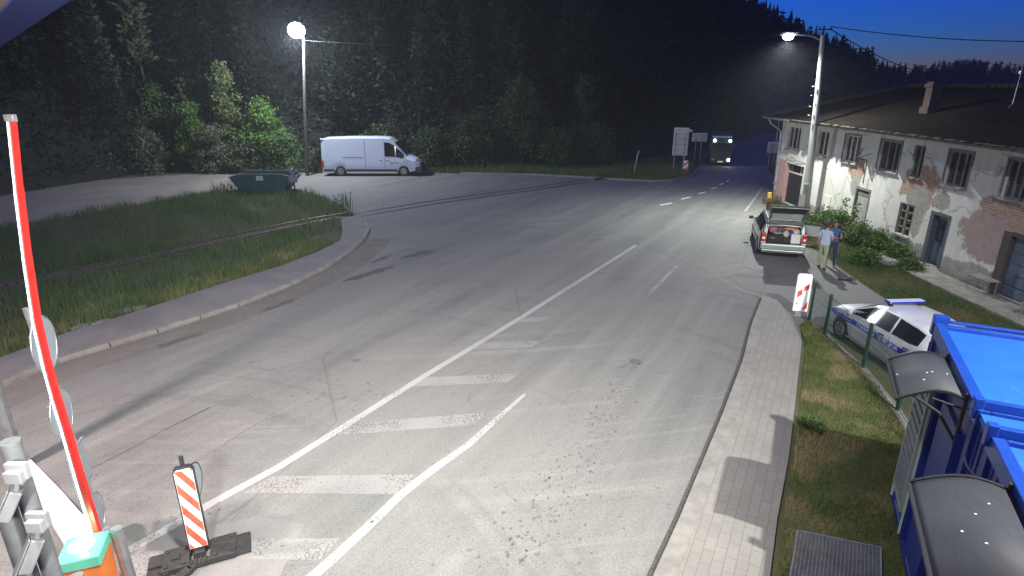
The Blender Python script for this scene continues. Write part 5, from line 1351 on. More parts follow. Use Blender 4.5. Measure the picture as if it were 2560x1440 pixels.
# open right front door, hinged at the windscreen pillar
hx = .80; da = R(62)
def dfr(q): return Vector((hx-q.x*math.cos(da), -.86-q.x*math.sin(da)-q.z*math.cos(da)*0-q.z, q.y))
m = MB(); m.prism([(0,.30),(.98,.30),(1.02,.55),(1.0,.92),(0,.90)], 0, .07, fr=dfr); dr = m.build('open_door', M['wagon'], wag.t, world=False, bevel=.01)
m = MB()
for a, b in (((0,.9),(.45,1.36)),((.45,1.36),(.95,1.38)),((.95,1.38),(1.0,.9)),((0,.905),(1.0,.915))): m.beam(dfr(Vector((*a,.035))), dfr(Vector((*b,.035))), .035,.03)
m.build('window_frame', M['dgrey'], dr, world=False)
m = MB(); m.prism([(.10,.38),(.92,.38),(.95,.82),(.10,.80)], -.035, -.001, fr=dfr); m.build('door_lining', mat('pale_door_lining', (.55,.56,.54), .7), dr, world=False)
wag.box('seat_row', -.55, -.2, -.6, .6, .35, 1.15, M['interior'], bevel=.05)
# luggage in the boot: each piece is a thing of its own
bootM = Matrix.Translation((wc[0], wc[1], 0))@Matrix.Rotation(wh, 4, 'Z')
def lug(name, label, cat, c, s, m, rz=0, soft=0, mat2=None):
    q = bootM@Vector(c); mb = MB()
    if soft:
        o_ = []; bm = bmesh.new(); bmesh.ops.create_icosphere(bm, subdivisions=3, radius=.5)
        random.seed(hash(label) % 1000 if False else len(label))
        ph = [random.uniform(0,6) for _ in range(6)]
        for v in bm.verts:
            d = 1+soft*(math.sin(v.co.x*9+ph[0])*math.sin(v.co.y*8+ph[1])+.6*math.sin(v.co.z*13+ph[2]))
            v.co = Vector((v.co.x*s[0]*d*1.05, v.co.y*s[1]*d*1.05, v.co.z*s[2]*d))
        me = bpy.data.meshes.new(name); bm.to_mesh(me); bm.free(); me.shade_smooth(); me.materials.append(m)
        o = bpy.data.objects.new(name, me); COL.objects.link(o); o.location = q; o.rotation_euler = (0,0,wh+rz)
    else:
        mb.box(-s[0]/2,s[0]/2,-s[1]/2,s[1]/2,-s[2]/2,s[2]/2); o = mb.build(name, m, bevel=.025); o.location = q; o.rotation_euler = (0,0,wh+rz)
    tag(o, label, cat, 'luggage in the boot of the estate car'); return o
cl = lambda n, c, c2=None: mat(n, c, .85, nscale=7, col2=c2 or tuple(k*.6 for k in c))
s_ = lug('suitcase', 'black suitcase standing at the left of the open boot', 'suitcase', (-1.92,.28,.76), (.30,.58,.30), M['interior'])
m = MB(); m.box(-.165,-.152,.02,.20,.02,.05); m.build('handle', M['grey'], s_, world=False)
lug('suitcase', 'small dark case in the middle of the open boot', 'suitcase', (-1.90,-.12,.72), (.3,.22,.22), cl('dark_case', (.05,.05,.055)))
lug('box', 'white box at the right edge of the open boot', 'box', (-1.93,-.43,.79), (.28,.34,.36), M['slab'])
lug('pillow', 'pink quilted bundle at the upper left of the boot', 'bundle', (-1.66,.38,1.08), (.42,.34,.34), cl('pink_cloth', (.62,.16,.16), (.45,.12,.2)), .2, .10)
lug('blanket', 'dark red and purple cloth bundle beside the pink one', 'bundle', (-1.64,.10,1.10), (.4,.3,.32), cl('plum_cloth', (.30,.10,.16), (.12,.06,.16)), 0, .10)
lug('blanket', 'orange patterned blanket on top at the right of the boot', 'blanket', (-1.60,-.25,1.13), (.5,.52,.28), cl('orange_cloth', (.80,.26,.04), (.6,.3,.10)), .1, .10)
lug('bag', 'round white bag in the middle of the boot', 'bag', (-1.86,-.09,.92), (.26,.24,.28), cl('cream_bag', (.68,.64,.52)), 0, .05)
lug('bag', 'bright blue bag beside the white bag in the boot', 'bag', (-1.82,-.26,.98), (.24,.20,.24), cl('blue_bag', (.02,.08,.42)), 0, .07)
lug('towel', 'mint green folded cloth lying on the black suitcase', 'towel', (-1.84,.20,.95), (.26,.34,.10), cl('mint_cloth', (.25,.55,.40)), 0, .07)
lug('bag', 'cream paper bag standing on the white box', 'bag', (-1.84,-.45,1.04), (.22,.28,.20), cl('paper_bag', (.70,.60,.42)), .2, .06)

# ---- oncoming lorry (front towards the camera)
tx, ty = 17.35, 50.0
T = thing('lorry', 'dark green box lorry coming towards the camera with three lights lit', 'lorry', (tx, ty, 0), R(-17))
def tb(name, x0, x1, y0, y1, z0, z1, m, par=None, bevel=.02):
    mb = MB(); mb.box(x0,x1,y0,y1,z0,z1); return mb.build(name, m, par or T, world=False, bevel=bevel)
cabb = MB(); cabb.prism([(-.02,.42),(1.9,.42),(1.9,2.85),(.45,2.85),(.10,2.2),(-.02,1.45)], -1.08, 1.08, fr=lambda q: Vector((q.z, q.x, q.y)))
tx_cab = cabb.build('cab', M['truckgreen'], T, world=False, bevel=.05)
tb('box_body', -1.12, 1.12, 2.0, 8.0, .9, 3.05, M['truckgreen']); tb('roof_deflector', -1.04, 1.04, .55, 1.9, 2.855, 3.02, mat('grey_green_panel', (.10,.15,.15), .5))
mb = MB(); mb.add([(-.96,-.03,1.52),(.96,-.03,1.52),(.94,.085,2.25),(-.94,.085,2.25)], [(0,1,2,3)]); mb.build('windscreen', mat('dull_windscreen', (.012,.02,.022), .5, spec=.2), tx_cab, world=False)
tb('sun_visor', -.96, .96, -.12, .14, 2.30, 2.42, M['black'], tx_cab); tb('grille', -.7, .7, -.045, -.022, .85, 1.30, M['dgrey'], tx_cab)
mb = MB()
for k in range(5): mb.box(-.85,.85,-.065,-.047,.86+k*.1,.90+k*.1)
mb.build('grille_slats', M['truckgreen'], tx_cab, world=False)
tb('bumper', -1.12, 1.12, -.12, .25, .30, .75, M['dgrey'], bevel=.04)
tb('number_plate', -.28, .28, -.14, -.122, .36, .50, M['plate'], bevel=0)
for x in (-.80, .80):
    mb = MB(); mb.disc((x,-.20,2.62),(0,-1,0),.125,.14,16); mb.build('roof_spotlight', M['headlamp'], T, world=False)
mb = MB(); mb.disc((.82,-.14,.62),(0,-1,0),.125,.10,16); mb.build('headlight', M['headlamp'], T, world=False)
mb = MB(); mb.disc((-.82,-.14,.66),(0,-1,0),.12,.06,16); mb.disc((-.58,-.14,.72),(0,-1,0),.06,.06,12); mb.build('headlight', M['lampdead'], T, world=False)
for s_ in (1,-1):
    tb('mirror', s_*1.2-.10, s_*1.2+.10, .05, .15, 1.75, 2.3, M['black'], bevel=.02)
    for yy in (1.1, 6.4):
        mb = MB(); mb.tube([(s_*.75,yy,.42),(s_*1.08,yy,.42)], .42, 20); mb.build('wheel', M['black'], T, world=False)

T.scale = (.76,.76,.78)
# ================================================================== PEOPLE
def person(label, loc, rz, J, E, mats, zones, hair, prop=None):
    """J: name->(pos, radius); E: edges; body = one continuous skinned mesh, zones pick the material of each face"""
    names = list(J); vs = [J[k][0] for k in names]; es = [(names.index(a), names.index(b)) for a, b in E]
    me = bpy.data.meshes.new('person'); me.from_pydata(vs, es, []); tmp = bpy.data.objects.new('tmp', me); COL.objects.link(tmp)
    sk = tmp.modifiers.new('skin', 'SKIN'); sk.use_smooth_shade = True
    lay = me.skin_vertices[0].data
    for i, k in enumerate(names):
        r = J[k][1]; lay[i].radius = r if isinstance(r, tuple) else (r, r); lay[i].use_root = (k == 'pelvis')
    sb = tmp.modifiers.new('sub', 'SUBSURF'); sb.levels = 2; sb.render_levels = 2
    dg = bpy.context.evaluated_depsgraph_get(); body = bpy.data.meshes.new_from_object(tmp.evaluated_get(dg)); bpy.data.objects.remove(tmp)
    body.materials.clear()
    for m in mats: body.materials.append(m)
    for p in body.polygons: p.material_index = zones(p.center); p.use_smooth = True
    o = bpy.data.objects.new('person', body); COL.objects.link(o); o.location = (*loc, 0); o.rotation_euler = (0,0,rz); tag(o, label, 'person')
    # face details and hair
    hd = Vector(J['head'][0])
    bm = bmesh.new(); bmesh.ops.create_uvsphere(bm, u_segments=16, v_segments=12, radius=.108)
    for v in list(bm.verts):
        v.co.z *= 1.12
        v.co.y *= 1.05
    bmesh.ops.delete(bm, geom=[v for v in bm.verts if v.co.z < -.02 and v.co.y > -.02 or v.co.y > .07 and v.co.z < .06], context='VERTS')
    hm = bpy.data.meshes.new('hair'); bm.to_mesh(hm); bm.free(); hm.materials.append(hair); hm.shade_smooth()
    h = bpy.data.objects.new('hair', hm); COL.objects.link(h); h.parent = o; h.location = hd+Vector((0,-.012,.022))
    m = MB()
    for s_ in (1,-1):
        m.disc(hd+Vector((s_*.035,.093,.005)), (0,1,0), .010, .008, 10)
    m.disc(hd+Vector((0,.092,-.055)), (0,1,0), .016, .006, 8); m.build('eyes_and_mouth', M['hair'], o, world=False)
    m = MB(); m.tube([hd+Vector((0,.09,.0)), hd+Vector((0,.118,-.022)), hd+Vector((0,.095,-.03))], [.008,.014,.006], 8)
    for s_ in (1,-1): m.disc(hd+Vector((s_*.097,0,-.005)), (1,0,0), .026, .02, 10)
    m.build('nose_and_ears', M['skin'], o, world=False, smooth=True)
    return o
def figure(h=1.72, w=1.0, stance=.09, rarm='down', larm='down', legs=((.0,.0),(.0,.0)), lean=0):
    k = h/1.72; J = {}; E = []
    def P(n, p, r): J[n] = ((p[0]*k, (p[1]+lean*max(0,p[2]-.9))*k, p[2]*k), (r[0]*k, r[1]*k) if isinstance(r, tuple) else r*k)
    P('pelvis',(0,0,.93),(.155*w,.115*w)); P('belly',(0,.01,1.10),(.150*w,.118*w)); P('chest',(0,0,1.28),(.165*w,.115*w)); P('neckb',(0,-.005,1.43),(.085,.075)); P('neck',(0,.0,1.49),.056); P('chin',(0,.012,1.55),(.066,.075)); P('head',(0,.012,1.62),(.082,.098)); P('crown',(0,.0,1.69),(.055,.065))
    E += [('pelvis','belly'),('belly','chest'),('chest','neckb'),('neckb','neck'),('neck','chin'),('chin','head'),('head','crown')]
    for s, nm, (fy, fk) in ((-1,'R',legs[0]),(1,'L',legs[1])):
        P('hip'+nm,(s*.095,0,.86),(.098*w,.10*w)); P('thigh'+nm,(s*(.095+stance*.2),fy*.3,.70),.086*w); P('knee'+nm,(s*(.095+stance*.5),fy*.5+fk,.48),.060); P('calf'+nm,(s*(.095+stance*.7),fy*.8,.33),.058); P('ankle'+nm,(s*(.095+stance*.9),fy,.09),.040); P('heel'+nm,(s*(.095+stance),fy-.02,.045),.043); P('toe'+nm,(s*(.10+stance*1.15),fy+.15,.032),(.045,.03))
        E += [('pelvis','hip'+nm),('hip'+nm,'thigh'+nm),('thigh'+nm,'knee'+nm),('knee'+nm,'calf'+nm),('calf'+nm,'ankle'+nm),('ankle'+nm,'heel'+nm),('heel'+nm,'toe'+nm)]
    for s, nm, pose in ((-1,'R',rarm),(1,'L',larm)):
        P('sh'+nm,(s*.175*w,-.005,1.385),(.060,.058))
        if pose == 'down': el, wr, ha = (s*.235,-.02,1.12), (s*.25,.05,.90), (s*.25,.075,.82)
        elif pose == 'fold': el, wr, ha = (s*.245,.02,1.12), (s*.07,.215,1.13), (-s*.02,.225,1.15)
        else: el, wr, ha = (s*.24,.0,1.13), (s*.16,.24,1.15), (s*.12,.31,1.17)
        P('el'+nm, el, .044); P('wr'+nm, wr, .030); P('ha'+nm, ha, (.038,.020))
        E += [('chest','sh'+nm),('sh'+nm,'el'+nm),('el'+nm,'wr'+nm),('wr'+nm,'ha'+nm)]
        hv = (Vector(ha)-Vector(wr)).normalized(); sd = Vector((0,0,1)).cross(hv); sd = sd.normalized() if sd.length > .1 else Vector((0,1,0))
        for i, (o_, L) in enumerate(((-.027,.062),(-.009,.072),(.010,.068),(.027,.052))):
            b = Vector(ha)+sd*o_+hv*.03; c = b+hv*L*.5; t = c+hv*L*.4+Vector((0,0,-.018))
            P(f'f{i}a{nm}', b, .011); P(f'f{i}b{nm}', c, .0095); P(f'f{i}c{nm}', t, .008); E += [('ha'+nm,f'f{i}a{nm}'),(f'f{i}a{nm}',f'f{i}b{nm}'),(f'f{i}b{nm}',f'f{i}c{nm}')]
        b = Vector(wr).lerp(Vector(ha),.5)+sd*.035; P('tha'+nm, b, .012); P('thb'+nm, b+sd*.02+hv*.035, .009); E += [('ha'+nm,'tha'+nm),('tha'+nm,'thb'+nm)]
    return J, E
def zone_fn(k, short=True):
    def z(c):
        z_ = c.z/k
        if z_ < .10: return 3
        ax = abs(c.x)/k
        if z_ > 1.455: return 0
        if (ax > .20 or c.y/k > .17) and z_ < 1.24 and z_ > .70: return 0 if short or z_ < .98 or (ax < .10 and c.y > .2) else 1
        return 1 if z_ > .93 else 2
    return z
p1 = G(2051, 672); p2 = G(2069, 664)
J, E_ = figure(1.74, 1.04, .05, 'down', 'fold', ((.10,.0),(-.10,.02)))
person('person in pale blue shirt and light olive trousers standing with one arm bent', p1, R(-55), J, E_,
       [M['skin'], cl('pale_blue_shirt', (.50,.60,.68), (.40,.50,.62)), cl('olive_trousers', (.36,.40,.24), (.28,.32,.18)), cl('dark_shoes', (.05,.04,.03))], zone_fn(1.74/1.72), M['hair'])
J, E_ = figure(1.68, 1.02, .06, 'fold', 'fold', ((.04,.0),(-.06,.0)))
person('person in dark blue clothes with folded arms standing close beside the one in pale shirt', (p2[0]+.05, p2[1]), R(150), J, E_,
       [M['skin'], cl('blue_jacket', (.07,.13,.26), (.05,.09,.18)), cl('navy_trousers', (.03,.045,.14)), cl('grey_shoes', (.10,.09,.08))], zone_fn(1.74/1.72), M['hair'])

# ================================================================== TREES AND BUSHES
rng = np.random.default_rng(21)
def quads(Cn, size, flat=0.0, asp=1.6, dirs=None):
    n = len(Cn); size = np.asarray(size)*np.ones(n)
    a = rng.normal(size=(n,3)); 
    if dirs is not None: a = a*.5+dirs
    a /= np.linalg.norm(a,axis=1)[:,None]+1e-9
    b = rng.normal(size=(n,3)); b[:,2] *= (1-flat); b -= (b*a).sum(1)[:,None]*a; b /= np.linalg.norm(b,axis=1)[:,None]+1e-9
    s = size[:,None]
    V = np.stack([Cn-a*s*asp/2, Cn+b*s*.36, Cn+a*s*asp/2, Cn-b*s*.36],1).reshape(-1,3)
    return V, np.arange(n*4).reshape(-1,4)
def leafmesh(name, V, F, m):
    me = bpy.data.meshes.new(name); V = V.astype(np.float32); F = F.astype(np.int32)
    me.vertices.add(len(V)); me.vertices.foreach_set('co', V.ravel()); me.loops.add(F.size); me.loops.foreach_set('vertex_index', F.ravel())
    me.polygons.add(len(F)); me.polygons.foreach_set('loop_start', np.arange(0, F.size, F.shape[1], dtype=np.int32)); me.update(calc_edges=True); me.materials.append(m); return me
def conifer_pts(h, rad, whorls, br, per, base=.12, droop=.25, seed=0, up=0.0):
    r = np.random.default_rng(seed); C = []; D_ = []
    for i in range(whorls):
        t = base+(1-base)*(i/whorls)**1.0; z = h*t; L = rad*(1-t)**.8*r.uniform(.75,1.15)+.12
        k = max(3, int(br*(1-t*.5))); a0 = r.uniform(0, 6.28)
        for j in range(k):
            if r.random() < .12: continue
            a = a0+6.28*j/k+r.uniform(-.3,.3); Lb = L*r.uniform(.6,1.15); d = np.array([math.cos(a), math.sin(a), 0])
            q = max(4, int(per*(.35+Lb/rad))); u = r.uniform(.12,1,q)**.8
            z_ = z-droop*Lb*u**1.5+up*Lb*u**2; P = d[None,:]*(Lb*u)[:,None]; P[:,2] = z_
            P += r.normal(size=P.shape)*(.06+.10*Lb*.3); C.append(P); D_.append(np.repeat(d[None,:]+np.array([[0,0,.25+up]]), q, 0))
    return np.concatenate(C), np.concatenate(D_)
def broad_pts(h, w, clumps, per, seed=0, bottom=.15, spread=.30, cone=0.0):
    r = np.random.default_rng(seed); C = []
    for i in range(clumps):
        t = r.uniform(bottom, 1); a = r.uniform(0, 6.28)
        prof = math.sin(PI*min(1,max(.08,(t-bottom*.6)/(1-bottom*.6)))**(.75+cone*.3))**.6 if not cone else (1-t)**.8+.12
        rr = w*prof*r.uniform(.35,1.0); c = np.array([rr*math.cos(a), rr*math.sin(a), h*t])
        n = int(per*r.uniform(.5,1.3)); s = spread*r.uniform(.6,1.3)
        C.append(c+r.normal(size=(n,3))*np.array([s,s,s*.75]))
    return np.concatenate(C)
def trunk_mb(h, r0, seed=0, limbs=0, w=1.0, bend=.15):
    r = random.Random(seed); m = MB(); n = 7
    pts = [(bend*math.sin(i*1.1+seed)*i/n, bend*math.cos(i*.9+seed)*i/n, h*i/n-.3*(i==0)) for i in range(n+1)]
    m.tube(pts, [r0*(1-.85*i/n) for i in range(n+1)], 8)
    for k in range(limbs):
        i = r.randint(1, n-1); a = r.uniform(0,6.28); L = w*r.uniform(.5,.95); p = Vector(pts[i])
        m.tube([p, p+Vector((math.cos(a)*L*.5, math.sin(a)*L*.5, L*.35)), p+Vector((math.cos(a)*L, math.sin(a)*L, L*.8))], [r0*.35, r0*.22, r0*.06], 5)
    return m
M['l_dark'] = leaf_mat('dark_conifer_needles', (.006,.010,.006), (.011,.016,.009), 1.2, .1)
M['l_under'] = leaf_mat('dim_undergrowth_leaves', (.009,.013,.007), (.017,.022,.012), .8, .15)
M['l_pine'] = leaf_mat('grey_green_pine_needles', (.075,.10,.052), (.125,.15,.08), 1.0, .2)
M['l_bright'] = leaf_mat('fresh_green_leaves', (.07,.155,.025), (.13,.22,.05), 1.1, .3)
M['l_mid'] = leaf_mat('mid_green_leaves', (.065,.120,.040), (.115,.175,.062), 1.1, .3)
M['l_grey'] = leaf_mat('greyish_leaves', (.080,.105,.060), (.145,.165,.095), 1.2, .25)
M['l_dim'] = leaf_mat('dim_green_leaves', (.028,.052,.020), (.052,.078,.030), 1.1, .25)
M['l_larch'] = leaf_mat('yellowish_needles', (.10,.14,.045), (.16,.19,.075), 1.3, .25)
def conifer(label, loc, h, rad, mt, group=None, seed=0, whorls=34, br=8, per=13, base=.12, size=.26, droop=.22, up=0, tr=.16, name='conifer_tree'):
    t = thing(name, label, 'tree', (loc[0], loc[1], loc[2] if len(loc) > 2 else 0), 0, group)
    trunk_mb(h, tr, seed, 0, bend=.06).build('trunk', M['bark'], t, world=False, smooth=True)
    P, D_ = conifer_pts(h, rad, whorls, br, per, base, droop, seed, up); V, F = quads(P, rng.uniform(.7,1.3,len(P))*size, asp=1.9, dirs=D_)
    o = bpy.data.objects.new('crown', leafmesh('crown', V, F, mt)); COL.objects.link(o); o.parent = t; return t
def broad(label, loc, h, w, mt, group=None, seed=0, clumps=60, per=80, size=.15, bottom=.12, spread=.3, cone=0, name='broadleaf_tree', cat='tree', tr=.09, limbs=9):
    t = thing(name, label, cat, (loc[0], loc[1], loc[2] if len(loc) > 2 else 0), 0, group)
    trunk_mb(h*.85, tr, seed, limbs, w).build('trunk' if cat == 'tree' else 'stems', M['bark'], t, world=False, smooth=True)
    P = broad_pts(h, w, clumps, per, seed, bottom, spread, cone); P[:,2] = np.maximum(P[:,2], .03); V, F = quads(P, rng.uniform(.6,1.35,len(P))*size, asp=1.5)
    o = bpy.data.objects.new('crown', leafmesh('crown', V, F, mt)); COL.objects.link(o); o.parent = t; return t
def at(px, Y, z=None):
    x = PY(px, 300, Y)[0]
    # column in the photo: x depends a little on height; use mid height
    return (x, Y, hill_z(x, Y)-.1 if z is None else z)
def ht(px, py, Y): return PY(px, py, Y)[2]
# visible, individually lit trees on the left
conifer('tall pine with grey green crown and pale trunk, standing left behind the gravel track', at(262,47.5,0), 15.5, 2.35, M['l_pine'], 'tall pines left of the lamp', 3, 36, 8, 26, .22, .34, .02, .25, .17)
conifer('tall slim pine whose long bare pale trunk shows left of the street lamp', at(378,50.0,.6), 18, 1.9, M['l_pine'], 'tall pines left of the lamp', 5, 36, 7, 18, .42, .30, .02, .22, .13)
conifer('dim dark pine at the far left edge behind the gravel track', at(60,46.5,.3), 15, 2.2, M['l_dark'], 'tall pines left of the lamp', 7, 30, 7, 14, .2, .30, .1)
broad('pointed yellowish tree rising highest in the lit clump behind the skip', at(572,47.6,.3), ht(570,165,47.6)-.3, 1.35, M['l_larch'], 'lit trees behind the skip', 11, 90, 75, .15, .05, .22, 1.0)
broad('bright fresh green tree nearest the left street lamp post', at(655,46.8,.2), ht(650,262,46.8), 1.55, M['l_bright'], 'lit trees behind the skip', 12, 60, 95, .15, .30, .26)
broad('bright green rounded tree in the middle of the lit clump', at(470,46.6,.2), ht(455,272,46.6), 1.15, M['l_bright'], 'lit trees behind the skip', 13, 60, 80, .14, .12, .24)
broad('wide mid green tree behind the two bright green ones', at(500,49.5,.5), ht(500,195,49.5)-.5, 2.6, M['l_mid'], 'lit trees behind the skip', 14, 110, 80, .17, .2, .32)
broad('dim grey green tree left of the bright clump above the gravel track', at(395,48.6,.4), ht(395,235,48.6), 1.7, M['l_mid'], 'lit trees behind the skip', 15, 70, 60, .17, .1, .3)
bush = dict(name='roadside_bush', cat='bush', tr=.03, limbs=5, bottom=.02)
for i, (px, Y, top, w_, mt, lab) in enumerate((
    (700,45.9,342,1.5,'l_mid','spreading mid green bush between skip and lamp post'),
    (600,46.0,350,1.3,'l_grey','greyish bush directly behind the skip'),
    (520,46.1,322,1.2,'l_grey','twiggy grey green bush left of the skip at the gravel edge'),
    (350,45.2,330,1.5,'l_grey','dim wide bush below the slim pine'),
    (250,44.6,360,1.5,'l_grey','low dim bush below the tall pine'),
    (150,43.4,350,1.6,'l_grey','dim bush near the left end of the gravel track'),
    (60,42.2,335,1.7,'l_grey','dim bush at the far left beside the raised boom'),
    (790,46.6,378,.9,'l_grey','small dark bush between lamp post and white van'),
    (-40,40.5,310,2.0,'l_grey','dim bush at the very left end of the gravel track'))):
    broad(lab, at(px,Y,0), ht(px,top,Y), w_, M[mt], 'bushes along the lorry park', 30+i, 46, 75, .15, spread=.3, **bush)
for i, (px, Y, top, w_, lab) in enumerate((
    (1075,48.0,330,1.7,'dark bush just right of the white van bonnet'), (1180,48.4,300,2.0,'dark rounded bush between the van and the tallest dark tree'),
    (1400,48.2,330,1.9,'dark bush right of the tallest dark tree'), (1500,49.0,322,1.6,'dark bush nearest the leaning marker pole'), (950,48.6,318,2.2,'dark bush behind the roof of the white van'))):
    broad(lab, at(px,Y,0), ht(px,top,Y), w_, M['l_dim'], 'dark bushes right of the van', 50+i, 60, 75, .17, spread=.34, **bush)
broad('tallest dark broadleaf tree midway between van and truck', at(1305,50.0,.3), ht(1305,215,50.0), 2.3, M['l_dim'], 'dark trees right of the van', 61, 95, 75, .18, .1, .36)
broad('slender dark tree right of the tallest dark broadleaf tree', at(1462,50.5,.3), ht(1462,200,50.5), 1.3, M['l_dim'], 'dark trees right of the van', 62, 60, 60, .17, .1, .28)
# weeds: spiky clump at the island tip, bushes by the house wall
def stalks(label, x, y, n, h, spread, mt, name='tall_weeds', seed=1):
    r = random.Random(seed); m = MB()
    for i in range(n):
        a = r.uniform(0,6.28); d = spread*r.random()**.5; px, py = x+d*math.cos(a), y+d*math.sin(a); H_ = h*r.uniform(.5,1); l = r.uniform(-.16,.16)
        m.tube([(px,py,0),(px+l*.4,py,H_*.55),(px+l,py+l*.4,H_)], [.014,.010,.004], 4)
        for k in range(7):
            t = .25+.1*k; c = Vector((px+l*t, py, H_*t)); b = r.uniform(0,6.28); q = Vector((math.cos(b)*.14, math.sin(b)*.14, .12)); s = Vector((-q.y, q.x, 0)).normalized()*.022
            m.add([c, c+q*.5+s, c+q, c+q*.5-s], [(0,1,2,3)])
    return tag(m.build(name, mt), label, 'plant', 'tall weed clumps')
x, y = G(858, 528); stalks('tall spiky weeds at the tip of the grass island near the rail crossing', x, y, 26, 1.1, .55, M['g_tall'], seed=3)
x, y = G(560, 482); stalks('dry weed clump at the left foot of the green skip', x, y, 34, .8, .9, M['g_verge'], seed=4)
x, y = G(1918, 508); stalks('small weeds around the yellow box at the house corner', x+.1, y-.2, 26, .6, .5, M['g_lawn'], seed=5)
x, y = G(2000, 1080); stalks('weed tuft growing beside the block pavement in the shade', x+.25, y, 18, .22, .2, M['g_lawn'], seed=6)
M['l_weed'] = leaf_mat('nettle_green', (.06,.12,.03), (.11,.17,.05), 2.0, .3)
hb = dict(name='wall_bush', cat='bush', tr=.015, limbs=4, bottom=.02)
for i, (px, py, h_, w_, lab) in enumerate(((2078,600,1.1,.6,'leafy nettle bush behind the two people'),(2125,612,.85,.65,'green bush against the wall right of the two people'),
        (2180,628,.6,.55,'low green bush below the boarded doorway'),(2232,648,.4,.45,'low scrub in front of the boarded low window'),(2045,585,1.0,.5,'bush behind the open car door beside the pole foot'),(2262,680,.25,.35,'patch of low weeds near the blue door'),(2150,665,.4,.55,'low weeds in front of the wall bushes'))):
    x, y = G(px, py); broad(lab, (min(x+.3,15.0), y+.25, 0), h_, w_, M['l_weed'], 'bushes along the old house wall', 80+i, 38, 60, .085, spread=.14, **hb)
for px, lab in ((2078,'leafy upright shoot sticking up highest behind the two people'),(2106,'second upright leafy shoot right of the highest one')):
    x, y = G(px, 600); P = np.array([[0,0,0]])+np.random.default_rng(px).normal(size=(140,3))*np.array([.09,.09,.0])+np.stack([np.zeros(140),np.zeros(140),np.linspace(.1,1.75 if px<2090 else 1.5,140)],1)
    V, F = quads(P, .10, asp=1.4); o = bpy.data.objects.new('leafy_shoot', leafmesh('leafy_shoot', V, F, M['l_weed'])); COL.objects.link(o); o.location = (x+.6, y+.5, 0); tag(o, lab, 'plant', 'upright leafy shoots')

# the forest mass on the hillside: reads as one dark body of trees
def forest(name, label, pos, protos, mt, hr, group=None):
    Vs = []; Fs = []; off_ = 0
    for (x, y, z) in pos:
        V, F = protos[rng.integers(len(protos))]; s = rng.uniform(*hr); a = rng.uniform(0,6.28); c, s_ = math.cos(a), math.sin(a)
        W = V.copy(); xx = W[:,0]*c-W[:,1]*s_; yy = W[:,0]*s_+W[:,1]*c
        W = np.stack([xx*s*rng.uniform(.85,1.15)+x, yy*s+y, W[:,2]*s+z-.3],1); Vs.append(W); Fs.append(F+off_); off_ += len(V)
    o = npmesh(name, np.concatenate(Vs), np.concatenate(Fs), mt); o['kind'] = 'stuff'; o['label'] = label; return o
def proto_conifer(n_wh, br, per, size, seed, rad=2.1, h=11):
    P, D_ = conifer_pts(h, rad, n_wh, br, per, .08, .2, seed); V, F = quads(P, rng.uniform(.7,1.3,len(P))*size, asp=1.9, dirs=D_)
    # trunk as a thin cross
    T_ = np.array([[-.1,0,0],[.1,0,0],[.03,0,h],[-.03,0,h],[0,-.1,0],[0,.1,0],[0,.03,h],[0,-.03,h]]); o_ = len(V)
    return np.concatenate([V,T_]), np.concatenate([F, np.array([[0,1,2,3],[4,5,6,7]])+o_])
def proto_far(seed, h=11):
    r = np.random.default_rng(seed); V = []; F = []
    n = 6
    for k in range(n):
        z0 = h*(.06+.88*k/n); z1 = h*min(1,.06+.88*(k+1.7)/n); rr = 2.0*(1-k/n)**.85+.15; o_ = len(V)
        m_ = 6
        for j in range(m_):
            a0 = 6.28*j/m_+k; a1 = a0+.75; q = rr*r.uniform(.65,1.15); o_ = len(V)
            V += [(q*math.cos(a0),q*math.sin(a0),z0-.2*r.random()),(q*math.cos(a1),q*math.sin(a1),z0+.3*r.random()),(.05*math.cos(a1),.05*math.sin(a1),z1),(.05*math.cos(a0),.05*math.sin(a0),z1)]; F.append((o_,o_+1,o_+2,o_+3))
    return np.array(V), np.array(F)
near_p = [proto_conifer(26,7,13,.24,s) for s in (1,2,3,4)]; mid_p = [proto_conifer(18,6,7,.42,s) for s in (5,6,7)]; far_p = [proto_far(s) for s in range(6)]
def scatter(a0, a1, r0, r1, n, mind):
    out = []
    tries = 0
    while len(out) < n and tries < n*8:
        tries += 1; a = rng.uniform(a0, a1); rf, rr, el = interp(RID, a); lo = rf+r0 if r0 >= 0 else rr+r0; hi = rf+r1 if r1 < 500 else rr+(r1-1000)
        if hi <= lo: continue
        r = math.sqrt(rng.uniform(lo*lo, hi*hi)); x = r*math.sin(R(a)); y = r*math.cos(R(a)); out.append((x, y, hill_z(x, y)))
    return out
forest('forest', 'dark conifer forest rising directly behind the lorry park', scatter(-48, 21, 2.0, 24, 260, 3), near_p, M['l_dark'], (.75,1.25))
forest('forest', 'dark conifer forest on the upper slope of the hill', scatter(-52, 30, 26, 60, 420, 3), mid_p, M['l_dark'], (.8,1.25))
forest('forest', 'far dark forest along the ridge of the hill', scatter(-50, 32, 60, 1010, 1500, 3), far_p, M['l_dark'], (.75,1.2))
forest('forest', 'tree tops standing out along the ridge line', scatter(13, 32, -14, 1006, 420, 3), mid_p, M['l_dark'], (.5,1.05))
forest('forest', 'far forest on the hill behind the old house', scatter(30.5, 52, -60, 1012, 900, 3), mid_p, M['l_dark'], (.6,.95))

# brush covering the foot of the slope
P = []
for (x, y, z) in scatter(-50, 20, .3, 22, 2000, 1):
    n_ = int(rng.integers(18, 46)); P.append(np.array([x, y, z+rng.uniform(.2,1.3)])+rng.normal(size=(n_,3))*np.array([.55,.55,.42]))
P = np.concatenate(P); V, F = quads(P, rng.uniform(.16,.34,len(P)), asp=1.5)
o = npmesh('undergrowth', V, F, M['l_under']); o['kind'] = 'stuff'; o['label'] = 'dark brush covering the foot of the wooded slope'
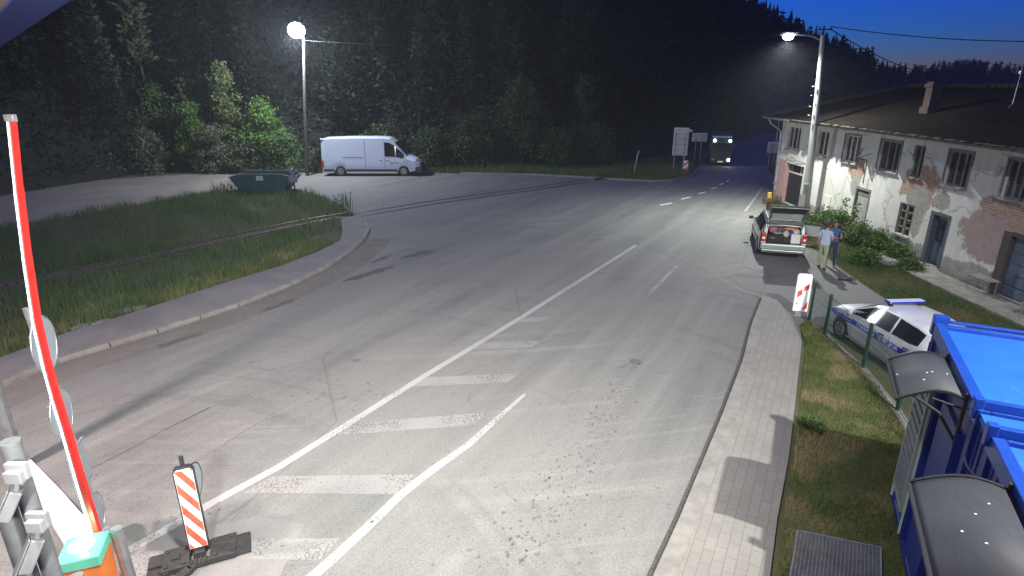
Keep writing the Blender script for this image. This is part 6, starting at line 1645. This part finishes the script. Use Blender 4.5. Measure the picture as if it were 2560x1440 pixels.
# tan dust gathered along the left kerb
dm = mat('tan_dust', (.25,.215,.165), .95); g = NG(dm); g.color(g.ramp(g.noise(g.mapping(), 1.2, 5, .6), .3, .7, (.19,.165,.13), (.27,.235,.18)))
g.l(g.math('MULTIPLY', g.ramp(g.noise(g.mapping(), .8, 6, .75), .34, .78), .8), g.b.inputs['Alpha'])
struct(MB().ribbon(off(smooth_path(kin[1:-3], 4), -.62), 1.0, Z-.0007).build('road_dust', dm))

# thin haze added to lift the blacks and give the lamps a glow
hz_ = mat('glow_haze', (.5,.5,.5)); n_ = hz_.node_tree; n_.nodes.remove(n_.nodes['Principled BSDF'])
pv = n_.nodes.new('ShaderNodeVolumePrincipled'); pv.inputs['Color'].default_value = (.75,.8,.9,1); pv.inputs['Density'].default_value = .0007; pv.inputs['Anisotropy'].default_value = .3
n_.links.new(pv.outputs[0], n_.nodes['Material Output'].inputs['Volume'])
m = MB(); m.box(-440,440,-45,490,-1.0,95); o = m.build('haze', hz_); struct(o, 'stuff'); o['label'] = 'thin haze added to the valley air for lamp glow'

def floodlight(label, head, base, aim):
    t = thing('floodlight', label, 'floodlight', (base[0], base[1], 0), 0, 'floodlights of the forecourt')
    h = Vector(head); top = Vector((base[0], base[1], h.z+.25))
    m = MB(); m.tube([(base[0],base[1],-.1), top], .09, 10); m.build('pole', M['galv'], t)
    m = MB(); m.tube([top, h+Vector((0,0,.25))], .04, 8); m.build('arm', M['galv'], t)
    rt = (Vector(aim)-h).to_track_quat('-Z','Y').to_matrix().to_4x4()
    m = MB(); m.obox(h+Vector((0,0,.2)), (.5,.4,.14), rt); m.build('lamp_head', M['grey'], t, bevel=.02)
floodlight('floodlight head on a long arm above the forecourt road', (-.8,3.6,9.6), (-.8,-5,0), (-1.6,9.5,0))
floodlight('floodlight on a pole behind the blue cabins', (8.6,2.3,10.8), (12.5,-1.5,0), (5,10,0))
floodlight('floodlight over the barrier island', (-9.6,6.2,6.5), (-13.2,4.4,0), (-7.5,9.5,0))
floodlight('floodlight beside the surveillance camera', (-1.5,-1.2,6.6), (-2.6,-3.0,0), (-1.5,24,0))
